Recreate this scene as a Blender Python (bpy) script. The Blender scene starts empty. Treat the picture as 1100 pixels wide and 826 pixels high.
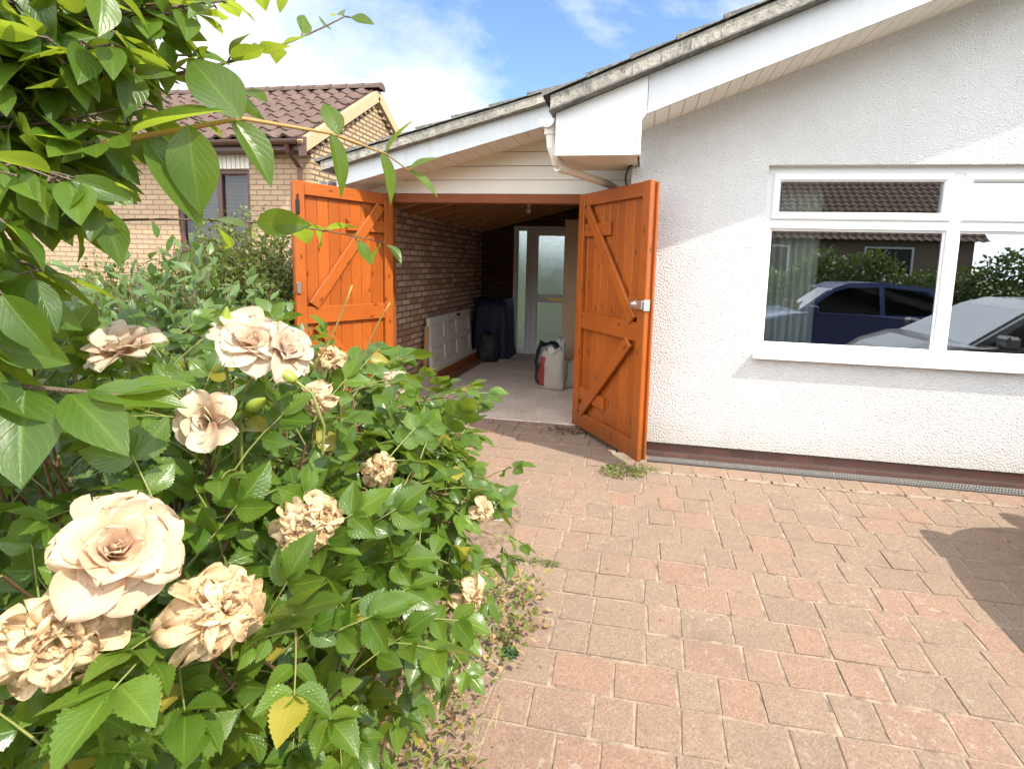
import bpy, math, random
import numpy as np
from math import sin, cos, tan, pi, radians, atan2, sqrt
from mathutils import Vector, Matrix

random.seed(7); rng = np.random.default_rng(7)
SC = bpy.context.scene
COL = SC.collection

# ------------------------------------------------------------------ camera
CAM_LOC = np.array([0.0, 0.0, 1.6])
YAW, PITCH, ROLL = radians(-10.28), radians(-6.87), radians(1.62)
F_PX, PPX, PPY, PW, PH = 567.6, 586.9, 351.9, 1100.0, 826.0
fw = np.array([sin(YAW)*cos(PITCH), cos(YAW)*cos(PITCH), sin(PITCH)])
rt0 = np.array([cos(YAW), -sin(YAW), 0.0]); up0 = np.cross(rt0, fw)
rt = rt0*cos(ROLL) + up0*sin(ROLL); up = up0*cos(ROLL) - rt0*sin(ROLL)
cam = bpy.data.cameras.new('camera'); cam_o = bpy.data.objects.new('camera', cam); COL.objects.link(cam_o)
cam.sensor_width = 36.0; cam.lens = F_PX/PW*36.0
cam.shift_x = -(PPX-PW/2)/PW; cam.shift_y = -(PH/2-PPY)/PW
cam.clip_start = 0.02; cam.clip_end = 2000
m = Matrix(((rt[0], up[0], -fw[0], 0), (rt[1], up[1], -fw[1], 0), (rt[2], up[2], -fw[2], 1.6), (0, 0, 0, 1)))
cam_o.matrix_world = m
SC.camera = cam_o

# ------------------------------------------------------------------ light
SUN = np.array([0.79, -0.33, 1.0]); SUN = SUN/np.linalg.norm(SUN)      # towards the sun
sun = bpy.data.lights.new('sun', 'SUN'); sun.energy = 3.6; sun.angle = radians(0.5); sun.color = (1.0, 0.93, 0.82)
sun_o = bpy.data.objects.new('sun', sun); COL.objects.link(sun_o)
sun_o.rotation_euler = Vector(-SUN).to_track_quat('-Z', 'Y').to_euler()
W = bpy.data.worlds.new('World'); SC.world = W; W.use_nodes = True
nt = W.node_tree; nt.nodes.clear()
def wn(t, **k):
    n = nt.nodes.new(t)
    for a, b in k.items(): setattr(n, a, b)
    return n
out = wn('ShaderNodeOutputWorld'); bg = wn('ShaderNodeBackground'); bg.inputs['Strength'].default_value = 0.15
sky = wn('ShaderNodeTexSky', sky_type='NISHITA', sun_disc=False)
sky.sun_elevation = math.asin(SUN[2]); sky.sun_rotation = atan2(SUN[0], SUN[1]); sky.air_density = 1.0; sky.dust_density = 1.0; sky.ozone_density = 1.0
tc = wn('ShaderNodeTexCoord'); sep = wn('ShaderNodeSeparateXYZ'); nt.links.new(tc.outputs['Generated'], sep.inputs[0])
mx = wn('ShaderNodeMath', operation='MAXIMUM'); mx.inputs[1].default_value = 0.0; nt.links.new(sep.outputs['Z'], mx.inputs[0])
ad = wn('ShaderNodeMath', operation='ADD'); ad.inputs[1].default_value = 0.22; nt.links.new(mx.outputs[0], ad.inputs[0])
dx = wn('ShaderNodeMath', operation='DIVIDE'); dy = wn('ShaderNodeMath', operation='DIVIDE')
nt.links.new(sep.outputs['X'], dx.inputs[0]); nt.links.new(ad.outputs[0], dx.inputs[1])
nt.links.new(sep.outputs['Y'], dy.inputs[0]); nt.links.new(ad.outputs[0], dy.inputs[1])
cmb = wn('ShaderNodeCombineXYZ'); nt.links.new(dx.outputs[0], cmb.inputs[0]); nt.links.new(dy.outputs[0], cmb.inputs[1])
CLOUD_OFF = (7.7, 4.1, 0.0)
mp = wn('ShaderNodeMapping'); mp.inputs['Location'].default_value = CLOUD_OFF; nt.links.new(cmb.outputs[0], mp.inputs[0])
n1 = wn('ShaderNodeTexNoise'); n1.inputs['Scale'].default_value = 1.15; n1.inputs['Detail'].default_value = 9; n1.inputs['Roughness'].default_value = 0.58; n1.inputs['Distortion'].default_value = 0.35
nt.links.new(mp.outputs[0], n1.inputs['Vector'])
cr = wn('ShaderNodeValToRGB'); cr.color_ramp.elements[0].position = 0.37; cr.color_ramp.elements[1].position = 0.58
nt.links.new(n1.outputs['Fac'], cr.inputs[0])
mixs = wn('ShaderNodeMix', data_type='RGBA'); cmx = wn('ShaderNodeMix', data_type='RGBA'); cmx.inputs['A'].default_value = (4.7, 4.8, 4.9, 1); cmx.inputs['B'].default_value = (10.5, 11.1, 11.9, 1)  # B: brighter cloud colour behind the camera, added to light shaded walls and garage
mr = wn('ShaderNodeMapRange'); mr.inputs['From Min'].default_value = .25; mr.inputs['From Max'].default_value = -.25; mr.inputs['To Min'].default_value = 0.0; mr.inputs['To Max'].default_value = .16  # extra cloud cover behind the camera, added as fill light
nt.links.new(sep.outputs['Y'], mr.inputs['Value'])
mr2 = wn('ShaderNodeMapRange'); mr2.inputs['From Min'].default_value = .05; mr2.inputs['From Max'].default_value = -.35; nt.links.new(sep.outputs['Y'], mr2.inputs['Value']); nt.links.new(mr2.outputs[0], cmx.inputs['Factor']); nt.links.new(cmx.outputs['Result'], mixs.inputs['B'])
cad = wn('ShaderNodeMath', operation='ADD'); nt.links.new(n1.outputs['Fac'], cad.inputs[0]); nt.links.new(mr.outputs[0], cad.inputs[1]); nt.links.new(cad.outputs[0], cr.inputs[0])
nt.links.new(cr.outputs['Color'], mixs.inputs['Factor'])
hs = wn('ShaderNodeMix', data_type='RGBA', blend_type='MULTIPLY'); hs.inputs['Factor'].default_value = 1.0; hs.inputs['B'].default_value = (.74, .84, .93, 1)
nt.links.new(sky.outputs['Color'], hs.inputs['A'])
nt.links.new(hs.outputs['Result'], mixs.inputs['A'])
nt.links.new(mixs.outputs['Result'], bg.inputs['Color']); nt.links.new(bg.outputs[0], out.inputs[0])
vs = SC.view_settings
vs.view_transform = 'Standard'; vs.look = 'None'; vs.exposure = 1.02; vs.gamma = 1.0; vs.use_curve_mapping = False
SC.cycles.max_bounces = 7; SC.cycles.diffuse_bounces = 6; SC.cycles.glossy_bounces = 3; SC.cycles.transmission_bounces = 6; SC.cycles.transparent_max_bounces = 12
SC.cycles.sample_clamp_indirect = 6.0; SC.cycles.use_denoising = True; SC.cycles.caustics_reflective = False; SC.cycles.caustics_refractive = False

# ------------------------------------------------------------------ mesh helpers
class MB:
    def __init__(s): s.v = []; s.f = []; s.u = []; s.n = 0
    def add(s, v, f, u=None):
        v = np.asarray(v, float).reshape(-1, 3)
        s.v.append(v); o = s.n
        s.f += [tuple(i+o for i in q) for q in f]
        s.u.append(np.zeros((len(v), 2)) if u is None else np.asarray(u, float).reshape(-1, 2))
        s.n += len(v)
    def mesh(s, name):
        v = np.concatenate(s.v) if s.v else np.zeros((0, 3)); u = np.concatenate(s.u) if s.u else np.zeros((0, 2))
        me = bpy.data.meshes.new(name)
        return me, v, u

def root_loc(o):
    l = Vector((0, 0, 0))
    while o is not None: l = l + o.location; o = o.parent
    return l
def build(name, mb, mat, parent=None, smooth=False, local=False, kind=None, label=None):
    me, v, u = mb.mesh(name)
    if parent is not None and not local:
        v = v - np.array(root_loc(parent))
    me.from_pydata(v.tolist(), [], mb.f)
    uvl = me.uv_layers.new(name='uv')
    idx = np.empty(len(me.loops), dtype=np.int32); me.loops.foreach_get('vertex_index', idx)
    uvl.data.foreach_set('uv', u[idx].astype(np.float32).ravel())
    if smooth: me.polygons.foreach_set('use_smooth', np.ones(len(me.polygons), dtype=bool))
    me.materials.append(mat); me.update()
    o = bpy.data.objects.new(name, me); COL.objects.link(o)
    if parent is not None: o.parent = parent
    if kind: o['kind'] = kind
    if label: o['label'] = label
    return o
def thing(name, label, cat, loc=(0, 0, 0), rotz=0.0, group=None):
    o = bpy.data.objects.new(name, None); COL.objects.link(o); o.empty_display_size = 0.1
    o.location = loc; o.rotation_euler = (0, 0, rotz); o['label'] = label; o['category'] = cat
    if group: o['group'] = group
    return o
def tag(o, label, cat, group=None):
    o['label'] = label; o['category'] = cat
    if group: o['group'] = group
    return o

def box(mb, c, s, R=None, bev=0.003):
    """chamfered box: centre c, size s, optional 3x3 rotation; uv runs in metres along the longest side"""
    h = np.array(s, float)/2; b = min(bev, h.min()*0.45)
    vs_, idx = [], {}
    for sx in (-1, 1):
        for sy in (-1, 1):
            for sz in (-1, 1):
                for ax in range(3):
                    p = np.array([sx, sy, sz])*h; q = p.copy()
                    for k in range(3):
                        if k != ax: q[k] -= np.sign(p[k])*b
                    idx[(sx, sy, sz, ax)] = len(vs_); vs_.append(q)
    F = []
    def I(sg, ax): return idx[(sg[0], sg[1], sg[2], ax)]
    for ax in range(3):
        a, d = [(1, 2), (2, 0), (0, 1)][ax]
        for sg in (-1, 1):
            q = []
            for (i, j) in ((-1, -1), (1, -1), (1, 1), (-1, 1)):
                t = [0, 0, 0]; t[ax] = sg; t[a] = i; t[d] = j; q.append(I(t, ax))
            F.append(q if sg > 0 else q[::-1])
    for ax in range(3):                      # edges along ax
        a, d = [(1, 2), (2, 0), (0, 1)][ax]
        for i in (-1, 1):
            for j in (-1, 1):
                t0 = [0, 0, 0]; t1 = [0, 0, 0]; t0[ax] = -1; t1[ax] = 1
                for t in (t0, t1): t[a] = i; t[d] = j
                q = [I(t0, a), I(t1, a), I(t1, d), I(t0, d)]
                F.append(q if i*j < 0 else q[::-1])
    for sx in (-1, 1):
        for sy in (-1, 1):
            for sz in (-1, 1):
                t = (sx, sy, sz); q = [I(t, 0), I(t, 1), I(t, 2)]
                F.append(q if sx*sy*sz > 0 else q[::-1])
    V = np.array(vs_); L = int(np.argmax(s)); o = [k for k in range(3) if k != L]
    off = rng.uniform(0, 50, 2)
    U = np.stack([V[:, L]+off[0], V[:, o[0]]+V[:, o[1]]+off[1]], 1)
    if R is not None: V = V @ np.array(R).T
    mb.add(V+np.array(c), F, U)
def bar(mb, a, b, w, t, bev=0.003, upv=(0, 0, 1)):
    """rectangular bar from a to b, w across (sideways), t along up"""
    a = np.array(a, float); b = np.array(b, float); d = b-a; L = np.linalg.norm(d); d /= L
    s = np.cross(d, np.array(upv, float)); s /= np.linalg.norm(s); n = np.cross(s, d)
    box(mb, (a+b)/2, (L, w, t), np.stack([d, s, n], 1), bev)
def tube(mb, pts, r, n=8, cap=True):
    P = np.array(pts, float); k = len(P); rr = np.full(k, r) if np.isscalar(r) else np.array(r, float)
    V = []; U = []; prev = None; acc = 0
    for i in range(k):
        d = P[min(i+1, k-1)]-P[max(i-1, 0)]; d /= (np.linalg.norm(d)+1e-9)
        if prev is None:
            a = np.array([0, 0, 1.0]) if abs(d[2]) < .9 else np.array([1.0, 0, 0])
            s = np.cross(d, a)
        else: s = prev - d*(prev@d)
        s /= (np.linalg.norm(s)+1e-9); prev = s; t = np.cross(d, s)
        if i: acc += np.linalg.norm(P[i]-P[i-1])
        for j in range(n):
            an = 2*pi*j/n; V.append(P[i]+rr[i]*(cos(an)*s+sin(an)*t)); U.append((acc, j/n))
    F = []
    for i in range(k-1):
        for j in range(n):
            a = i*n+j; b = i*n+(j+1) % n; F.append((a, b, b+n, a+n))
    if cap: F.append(tuple(range(n))[::-1]); F.append(tuple((k-1)*n+j for j in range(n)))
    mb.add(V, F, U)
def bez(p0, p1, p2, n):
    t = np.linspace(0, 1, n)[:, None]; p0, p1, p2 = map(lambda q: np.array(q, float), (p0, p1, p2))
    return (1-t)**2*p0+2*t*(1-t)*p1+t*t*p2
def poly_prism(mb, pts2, y0, y1, axes='xz'):
    """closed polygon in a plane, extruded between y0 and y1 along the third axis"""
    n = len(pts2); V = []
    for yy in (y0, y1):
        for (a, b) in pts2:
            V.append({'xz': (a, yy, b), 'yz': (yy, a, b), 'xy': (a, b, yy)}[axes])
    F = [tuple(range(n)), tuple(range(n, 2*n))[::-1]]
    for i in range(n):
        j = (i+1) % n; F.append((i, i+n, j+n, j))
    V = np.array(V); mb.add(V, F, np.stack([V[:, 0]+V[:, 1], V[:, 2]], 1))
def quad(mb, a, b, c, d):
    V = np.array([a, b, c, d], float); mb.add(V, [(0, 1, 2, 3)], np.stack([V[:, 0]+V[:, 1]*.0, V[:, 1]+V[:, 2]], 1))
def lathe(mb, prof, c, n=16, axis='z'):
    V = []; F = []
    for (r, z) in prof:
        for j in range(n):
            a = 2*pi*j/n
            V.append({'z': (r*cos(a), r*sin(a), z), 'y': (r*cos(a), z, r*sin(a)), 'x': (z, r*cos(a), r*sin(a))}[axis])
    for i in range(len(prof)-1):
        for j in range(n):
            a = i*n+j; b = i*n+(j+1) % n; F.append((a, b, b+n, a+n))
    mb.add(np.array(V)+np.array(c), F)
def gz(y): return -0.05*max(0.0, 5.15-max(y, -6.0))

# ------------------------------------------------------------------ material helpers
class MT:
    def __init__(s, name):
        s.m = bpy.data.materials.new(name); s.m.use_nodes = True; s.t = s.m.node_tree
        s.b = s.t.nodes['Principled BSDF']; s.o = s.t.nodes['Material Output']
    def n(s, t, inp=None, **k):
        nd = s.t.nodes.new(t)
        for a, b in k.items(): setattr(nd, a, b)
        for a, b in (inp or {}).items():
            if hasattr(b, 'is_linked') or isinstance(b, bpy.types.NodeSocket): s.t.links.new(b, nd.inputs[a])
            else: nd.inputs[a].default_value = b
        return nd
    def l(s, a, b): s.t.links.new(a, b)
    def set(s, **k):
        for a, b in k.items():
            i = s.b.inputs[a.replace('_', ' ')]
            if isinstance(b, bpy.types.NodeSocket): s.l(b, i)
            else: i.default_value = b
    def ramp(s, fac, stops, interp='LINEAR'):
        r = s.n('ShaderNodeValToRGB'); e = r.color_ramp; e.interpolation = interp
        while len(e.elements) < len(stops): e.elements.new(0.5)
        for q, (p, c) in zip(e.elements, stops):
            q.position = p; q.color = (c[0], c[1], c[2], 1) if not np.isscalar(c) else (c, c, c, 1)
        s.l(fac, r.inputs[0]); return r.outputs['Color']
    def mix(s, fac, a, b, mode='MIX'):
        x = s.n('ShaderNodeMix', data_type='RGBA', blend_type=mode)
        for k, val in (('Factor', fac), ('A', a), ('B', b)):
            if isinstance(val, bpy.types.NodeSocket): s.l(val, x.inputs[k])
            else: x.inputs[k].default_value = val if k == 'Factor' else (val[0], val[1], val[2], 1)
        return x.outputs['Result']
    def noise(s, scale, detail=4, rough=.55, vec=None, dist=0.0):
        x = s.n('ShaderNodeTexNoise', {'Scale': scale, 'Detail': detail, 'Roughness': rough, 'Distortion': dist})
        if vec is not None: s.l(vec, x.inputs['Vector'])
        return x.outputs['Fac']
    def bump(s, h, strength=.5, dist=.01, normal=None):
        x = s.n('ShaderNodeBump', {'Strength': strength, 'Distance': dist, 'Height': h})
        if normal is not None: s.l(normal, x.inputs['Normal'])
        s.l(x.outputs[0], s.b.inputs['Normal']); return x.outputs[0]
    def obj(s): return s.n('ShaderNodeTexCoord').outputs['Object']
    def uv(s): return s.n('ShaderNodeTexCoord').outputs['UV']
    def rnd(s): return s.n('ShaderNodeNewGeometry').outputs['Random Per Island']
    def math(s, op, a, b=None):
        x = s.n('ShaderNodeMath', operation=op)
        for i, v in enumerate((a, b)):
            if v is None: continue
            if isinstance(v, bpy.types.NodeSocket): s.l(v, x.inputs[i])
            else: x.inputs[i].default_value = v
        return x.outputs[0]
def simple(name, col, rough=.5, metal=0.0, var=.12, scale=9.0, bump=0.0, spec=None):
    t = MT(name); o = t.obj(); nz = t.noise(scale, 5, .6, o)
    c = t.mix(nz, [max(0, x*(1-var)) for x in col], [min(1, x*(1+var)) for x in col])
    t.set(Base_Color=c, Roughness=rough, Metallic=metal)
    if bump: t.bump(t.noise(scale*12, 3, .6, o), bump, .004)
    return t.m

def mat_leaf(name, lo, hi, rough=.38, trans=.35, tcol=(.32, .42, .05), veins=9.0, bump=.35, spots=0.0):
    t = MT(name); u = t.uv(); sp = t.n('ShaderNodeSeparateXYZ', {0: u})
    ax = t.math('ABSOLUTE', t.math('SUBTRACT', sp.outputs[0], .5))
    k = t.math('SUBTRACT', t.math('MULTIPLY', sp.outputs[1], veins), t.math('MULTIPLY', ax, veins*.9))
    side = t.ramp(t.math('PINGPONG', k, .5), [(0.0, 1.0), (.12, 0.0)])
    mid = t.ramp(ax, [(0.0, 1.0), (.05, 0.0)])
    vein = t.math('MAXIMUM', t.math('MULTIPLY', side, .55), mid)
    r = t.rnd(); o = t.obj()
    base = t.mix(r, lo, hi)
    base = t.mix(t.math('MULTIPLY', t.noise(60, 4, .6, o), .5), base, [x*.55 for x in lo])
    base = t.mix(t.ramp(t.noise(150, 3, .7, o), [(.66, 0.0), (.72, .6)]), base, (.16, .10, .03))
    base = t.mix(t.math('MULTIPLY', vein, .28), base, (hi[0]*2.1, hi[1]*1.8, hi[2]*1.9))
    if spots:
        yl = t.ramp(r, [(1-spots, 0.0), (1-spots+.01, 1.0)], 'CONSTANT')
        base = t.mix(t.math('MULTIPLY', yl, .8), base, (.34, .27, .04))
    t.set(Base_Color=base, Roughness=rough)
    h = t.math('ADD', t.math('MULTIPLY', vein, -.6), t.math('MULTIPLY', t.noise(220, 2, .5, o), .35))
    nb = t.bump(h, bump, .0015)
    tr = t.n('ShaderNodeBsdfTranslucent'); t.l(t.mix(r, tcol, [x*.7 for x in tcol]), tr.inputs['Color']); t.l(nb, tr.inputs['Normal'])
    ms = t.n('ShaderNodeMixShader', {0: trans}); t.l(t.b.outputs[0], ms.inputs[1]); t.l(tr.outputs[0], ms.inputs[2]); t.l(ms.outputs[0], t.o.inputs[0])
    return t.m
def mat_petal(name, inner, outer, trans=.42):
    t = MT(name); u = t.uv(); sp = t.n('ShaderNodeSeparateXYZ', {0: u}); o = t.obj()
    c = t.ramp(sp.outputs[1], [(0.0, inner), (.45, [(a+b)/2 for a, b in zip(inner, outer)]), (.9, outer)])
    c = t.mix(t.math('MULTIPLY', t.noise(90, 4, .6, o), .35), c, inner)
    r = t.rnd(); c = t.mix(t.math('MULTIPLY', r, .35), c, [min(1, x*1.05) for x in outer])
    if name == 'withered_petal':
        c = t.mix(t.ramp(t.noise(75, 4, .7, o), [(.52, 0.0), (.68, .75)]), c, (.36, .17, .05))
        c = t.mix(t.ramp(sp.outputs[1], [(.88, 0.0), (1.0, .55)]), c, (.40, .21, .08))
    t.set(Base_Color=c, Roughness=.6)
    wv = t.n('ShaderNodeTexWave', {'Scale': 9.0, 'Distortion': 2.5, 'Detail': 2.0}); t.l(u, wv.inputs['Vector'])
    nb = t.bump(wv.outputs['Fac'], .12, .001)
    tr = t.n('ShaderNodeBsdfTranslucent'); t.l(c, tr.inputs['Color'])
    ms = t.n('ShaderNodeMixShader', {0: trans}); t.l(t.b.outputs[0], ms.inputs[1]); t.l(tr.outputs[0], ms.inputs[2]); t.l(ms.outputs[0], t.o.inputs[0])
    return t.m
def mat_wood(name, a, b, knot, rough=.38, knots=True):
    t = MT(name); u = t.uv(); mpn = t.n('ShaderNodeMapping', {'Scale': (1.0, 14.0, 1.0)}); t.l(u, mpn.inputs[0])
    r = t.rnd()
    g = t.noise(5.0, 6, .6, mpn.outputs[0], .8)
    fine = t.n('ShaderNodeMapping', {'Scale': (3.0, 170.0, 1.0)}); t.l(u, fine.inputs[0]); fg = t.noise(1.0, 3, .6, fine.outputs[0])
    c = t.ramp(g, [(.3, a), (.7, b)])
    c = t.mix(t.math('MULTIPLY', fg, .45), c, [x*.62 for x in a])
    c = t.mix(t.math('MULTIPLY', r, .75), c, [x*.66 for x in a])
    c = t.mix(t.ramp(t.noise(2.2, 5, .7, t.obj()), [(.45, 0.0), (.7, .35)]), c, [x*.5 for x in a])
    if knots:
        km = t.n('ShaderNodeMapping', {'Scale': (5.0, 10.0, 1.0)}); t.l(u, km.inputs[0])
        vo = t.n('ShaderNodeTexVoronoi', {'Scale': 1.0, 'Randomness': 1.0}, voronoi_dimensions='2D'); t.l(km.outputs[0], vo.inputs['Vector'])
        kf = t.ramp(vo.outputs['Distance'], [(0.04, 1.0), (.09, .55), (.17, 0.0)])
        rn = t.n('ShaderNodeSeparateColor'); t.l(vo.outputs['Color'], rn.inputs[0])
        pick = t.math('GREATER_THAN', rn.outputs[0], .66)
        c = t.mix(t.math('MULTIPLY', t.math('MULTIPLY', kf, pick), .9), c, knot)
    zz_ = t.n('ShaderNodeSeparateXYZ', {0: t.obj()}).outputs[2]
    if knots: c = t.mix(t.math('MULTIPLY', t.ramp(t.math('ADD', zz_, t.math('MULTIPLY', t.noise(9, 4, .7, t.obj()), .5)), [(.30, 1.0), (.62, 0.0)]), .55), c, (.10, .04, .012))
    t.set(Base_Color=c, Roughness=t.math('ADD', t.math('MULTIPLY', fg, .25), rough-.1))
    t.bump(t.math('ADD', t.math('MULTIPLY', fg, .7), t.math('MULTIPLY', g, .3)), .25, .002)
    return t.m
def mat_brick(name, c1, c2, mortar, axis='x', tint=None, bw=.225, bh=.075, msize=.011, bump=.6):
    t = MT(name); o = t.obj(); sp = t.n('ShaderNodeSeparateXYZ', {0: o})
    v = t.n('ShaderNodeCombineXYZ'); t.l(sp.outputs[0 if axis == 'x' else 1], v.inputs[0]); t.l(sp.outputs[2], v.inputs[1])
    br = t.n('ShaderNodeTexBrick', {'Color1': (*c1, 1), 'Color2': (*c2, 1), 'Mortar': (*mortar, 1), 'Scale': 1.0, 'Mortar Size': msize, 'Mortar Smooth': .25, 'Bias': 0.0, 'Brick Width': bw, 'Row Height': bh})
    br.offset = .5; t.l(v.outputs[0], br.inputs['Vector'])
    nz = t.noise(38, 6, .65, o); big = t.noise(1.7, 3, .6, o)
    c = t.mix(t.math('MULTIPLY', nz, .45), br.outputs['Color'], [x*.5 for x in c1])
    c = t.mix(t.math('MULTIPLY', big, .3), c, [x*.7 for x in c2])
    t.set(Base_Color=c, Roughness=.85)
    h = t.math('ADD', t.math('MULTIPLY', br.outputs['Fac'], -1.0), t.math('MULTIPLY', t.noise(90, 4, .7, o), .35))
    t.bump(h, bump, .006)
    return t.m

M = {}
# roughcast render
t = MT('roughcast'); o = t.obj()
vo = t.n('ShaderNodeTexVoronoi', {'Scale': 98.0, 'Randomness': 1.0}, feature='SMOOTH_F1'); vo.inputs['Smoothness'].default_value = .6
wv_ = t.n('ShaderNodeVectorMath', operation='ADD'); nzv = t.n('ShaderNodeTexNoise', {'Scale': 14.0, 'Detail': 2.0}); t.l(o, nzv.inputs['Vector'])
sc_ = t.n('ShaderNodeVectorMath', {1: (.05, .05, .05)}, operation='MULTIPLY'); t.l(nzv.outputs['Color'], sc_.inputs[0])
t.l(o, wv_.inputs[0]); t.l(sc_.outputs[0], wv_.inputs[1]); t.l(wv_.outputs[0], vo.inputs['Vector'])
h = t.math('ADD', t.math('MULTIPLY', vo.outputs['Distance'], -1.3), t.math('MULTIPLY', t.noise(150, 4, .6, o), .5))
c = t.ramp(t.noise(1.3, 5, .6, o), [(.3, (.60, .585, .56)), (.7, (.68, .67, .655))])
spz = t.n('ShaderNodeSeparateXYZ', {0: o})
low = t.ramp(t.math('ADD', spz.outputs[2], t.math('MULTIPLY', t.noise(7, 4, .6, o), .25)), [(.1, 1.0), (.42, 0.0)])
c = t.mix(t.math('MULTIPLY', low, .5), c, (.44, .34, .25))
stm_ = t.n('ShaderNodeMapping', {'Scale': (9.0, 9.0, .5)}); t.l(o, stm_.inputs[0])
c = t.mix(t.ramp(t.noise(1.0, 5, .65, stm_.outputs[0]), [(.54, 0.0), (.80, .20)]), c, (.47, .42, .36))
pits = t.ramp(t.noise(130, 3, .6, o), [(.27, 1.0), (.36, 0.0)])
c = t.mix(t.math('MULTIPLY', pits, .45), c, (.36, .32, .28))
t.set(Base_Color=c, Roughness=.9); t.bump(h, .62, .012); M['render'] = t.m
M['upvc'] = simple('white_upvc', (.80, .80, .79), .28, var=.03)
t = MT('weathered_white_upvc'); o = t.obj(); mpd = t.n('ShaderNodeMapping', {'Scale': (14.0, 14.0, 1.2)}); t.l(o, mpd.inputs[0])
c = t.ramp(t.noise(1.0, 5, .7, mpd.outputs[0]), [(.35, (.64, .655, .67)), (.62, (.60, .61, .61)), (.78, (.46, .45, .42))])
c = t.mix(t.ramp(t.noise(70, 3, .7, o), [(.70, 0.0), (.76, .6)]), c, (.25, .24, .2)); t.set(Base_Color=c, Roughness=.4); M['upvc_dirty'] = t.m
M['cream'] = simple('cream_cladding', (.85, .80, .71), .5, var=.06, scale=4)
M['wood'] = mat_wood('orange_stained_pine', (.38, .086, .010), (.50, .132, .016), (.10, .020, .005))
M['wood_dark'] = mat_wood('red_brown_stain', (.26, .07, .016), (.33, .095, .022), (.05, .015, .008), .7, False)
M['rafter'] = mat_wood('rafter_timber', (.46, .22, .09), (.58, .29, .12), (.2, .08, .03), .7)
M['plank'] = mat_wood('plank_timber', (.26, .09, .04), (.34, .13, .06), (.1, .03, .02), .6)
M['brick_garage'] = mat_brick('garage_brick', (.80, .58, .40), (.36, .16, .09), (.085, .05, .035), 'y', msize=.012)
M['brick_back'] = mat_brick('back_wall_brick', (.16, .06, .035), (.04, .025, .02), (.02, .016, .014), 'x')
M['brick_yellow_x'] = mat_brick('yellow_brick_front', (.62, .43, .265), (.53, .36, .22), (.24, .16, .105), 'x', msize=.010)
M['brick_yellow_y'] = mat_brick('yellow_brick_gable', (.58, .42, .25), (.50, .345, .20), (.07, .045, .03), 'y', msize=.017, bump=1.0)  # mortar colour darkened to paint in the shadow of the raked joints
M['brick_plinth'] = mat_brick('plinth_brick', (.22, .10, .075), (.13, .065, .05), (.12, .10, .085), 'x', msize=.010)
M['brick_opposite'] = mat_brick('opposite_brick', (.30, .22, .14), (.24, .17, .11), (.2, .17, .14), 'x')
t = MT('concrete_roof_tile'); o = t.obj(); r = t.rnd()
c = t.ramp(t.noise(6, 5, .65, o), [(.3, (.075, .045, .036)), (.7, (.135, .085, .066))])
c = t.mix(t.ramp(t.noise(45, 4, .7, o), [(.55, 0.0), (.75, .5)]), c, (.27, .21, .17))
t.set(Base_Color=c, Roughness=.9); t.bump(t.noise(120, 3, .7, o), .4, .004); M['tile_brown'] = t.m
t = MT('weathered_grey_tile'); o = t.obj()
c = t.ramp(t.noise(8, 5, .65, o), [(.3, (.09, .085, .08)), (.7, (.22, .21, .19))])
c = t.mix(t.ramp(t.noise(30, 5, .7, o), [(.5, 0.0), (.7, .8)]), c, (.38, .35, .28))
t.set(Base_Color=c, Roughness=.95); t.bump(t.noise(90, 4, .7, o), .6, .006); M['tile_grey'] = t.m
t = MT('verge_mortar'); o = t.obj()
c = t.ramp(t.noise(16, 6, .7, o), [(.3, (.17, .155, .13)), (.55, (.36, .33, .28)), (.75, (.5, .46, .38))])
c = t.mix(t.ramp(t.noise(45, 4, .7, o), [(.56, 0.0), (.66, .85)]), c, (.09, .085, .07))
t.set(Base_Color=c, Roughness=.95); t.bump(t.noise(60, 5, .7, o), .8, .012); M['mortar'] = t.m
# paving
t = MT('block_paving'); o = t.obj(); r = t.rnd()
c = t.ramp(r, [(0.0, (.25, .185, .125)), (.25, (.29, .205, .135)), (.48, (.21, .16, .115)), (.62, (.33, .21, .14)), (.80, (.36, .18, .115)), (.92, (.28, .195, .135)), (1.0, (.34, .165, .105))])
c = t.mix(.46, c, (.315, .208, .135))
c = t.mix(t.math('MULTIPLY', t.noise(1.5, 4, .6, o), .55), c, (.30, .205, .135))
vo = t.n('ShaderNodeTexVoronoi', {'Scale': 190.0}); t.l(o, vo.inputs['Vector'])
sc2 = t.n('ShaderNodeSeparateColor'); t.l(vo.outputs['Color'], sc2.inputs[0])
c = t.mix(t.math('MULTIPLY', t.math('GREATER_THAN', sc2.outputs[0], .80), .42), c, (.43, .33, .235))
c = t.mix(t.math('MULTIPLY', t.math('LESS_THAN', sc2.outputs[1], .22), .45), c, (.14, .09, .065))
li = t.ramp(t.noise(24, 6, .72, o), [(.57, 0.0), (.63, .8)]); lm = t.ramp(t.noise(1.1, 3, .5, o), [(.44, 0.0), (.58, 1.0)])
c = t.mix(t.math('MULTIPLY', li, t.math('MULTIPLY', lm, .7)), c, (.46, .40, .32))
c = t.mix(t.ramp(t.noise(9, 5, .7, o), [(.55, 0.0), (.75, .42)]), c, (.16, .12, .088))
c = t.mix(t.ramp(t.noise(2.3, 6, .7, o, .4), [(.50, 0.0), (.70, .40)]), c, (.19, .14, .10))
c = t.mix(t.ramp(t.noise(60, 5, .75, o), [(.60, 0.0), (.72, .5)]), c, (.13, .09, .065))
c = t.mix(1.0, c, (.80, .80, .83), 'MULTIPLY')
t.set(Base_Color=c, Roughness=.92)
t.bump(t.math('ADD', t.noise(230, 4, .75, o), t.math('MULTIPLY', t.noise(40, 3, .6, o), .8)), .55, .004); M['paver'] = t.m
t = MT('joint_sand'); o = t.obj()
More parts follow.
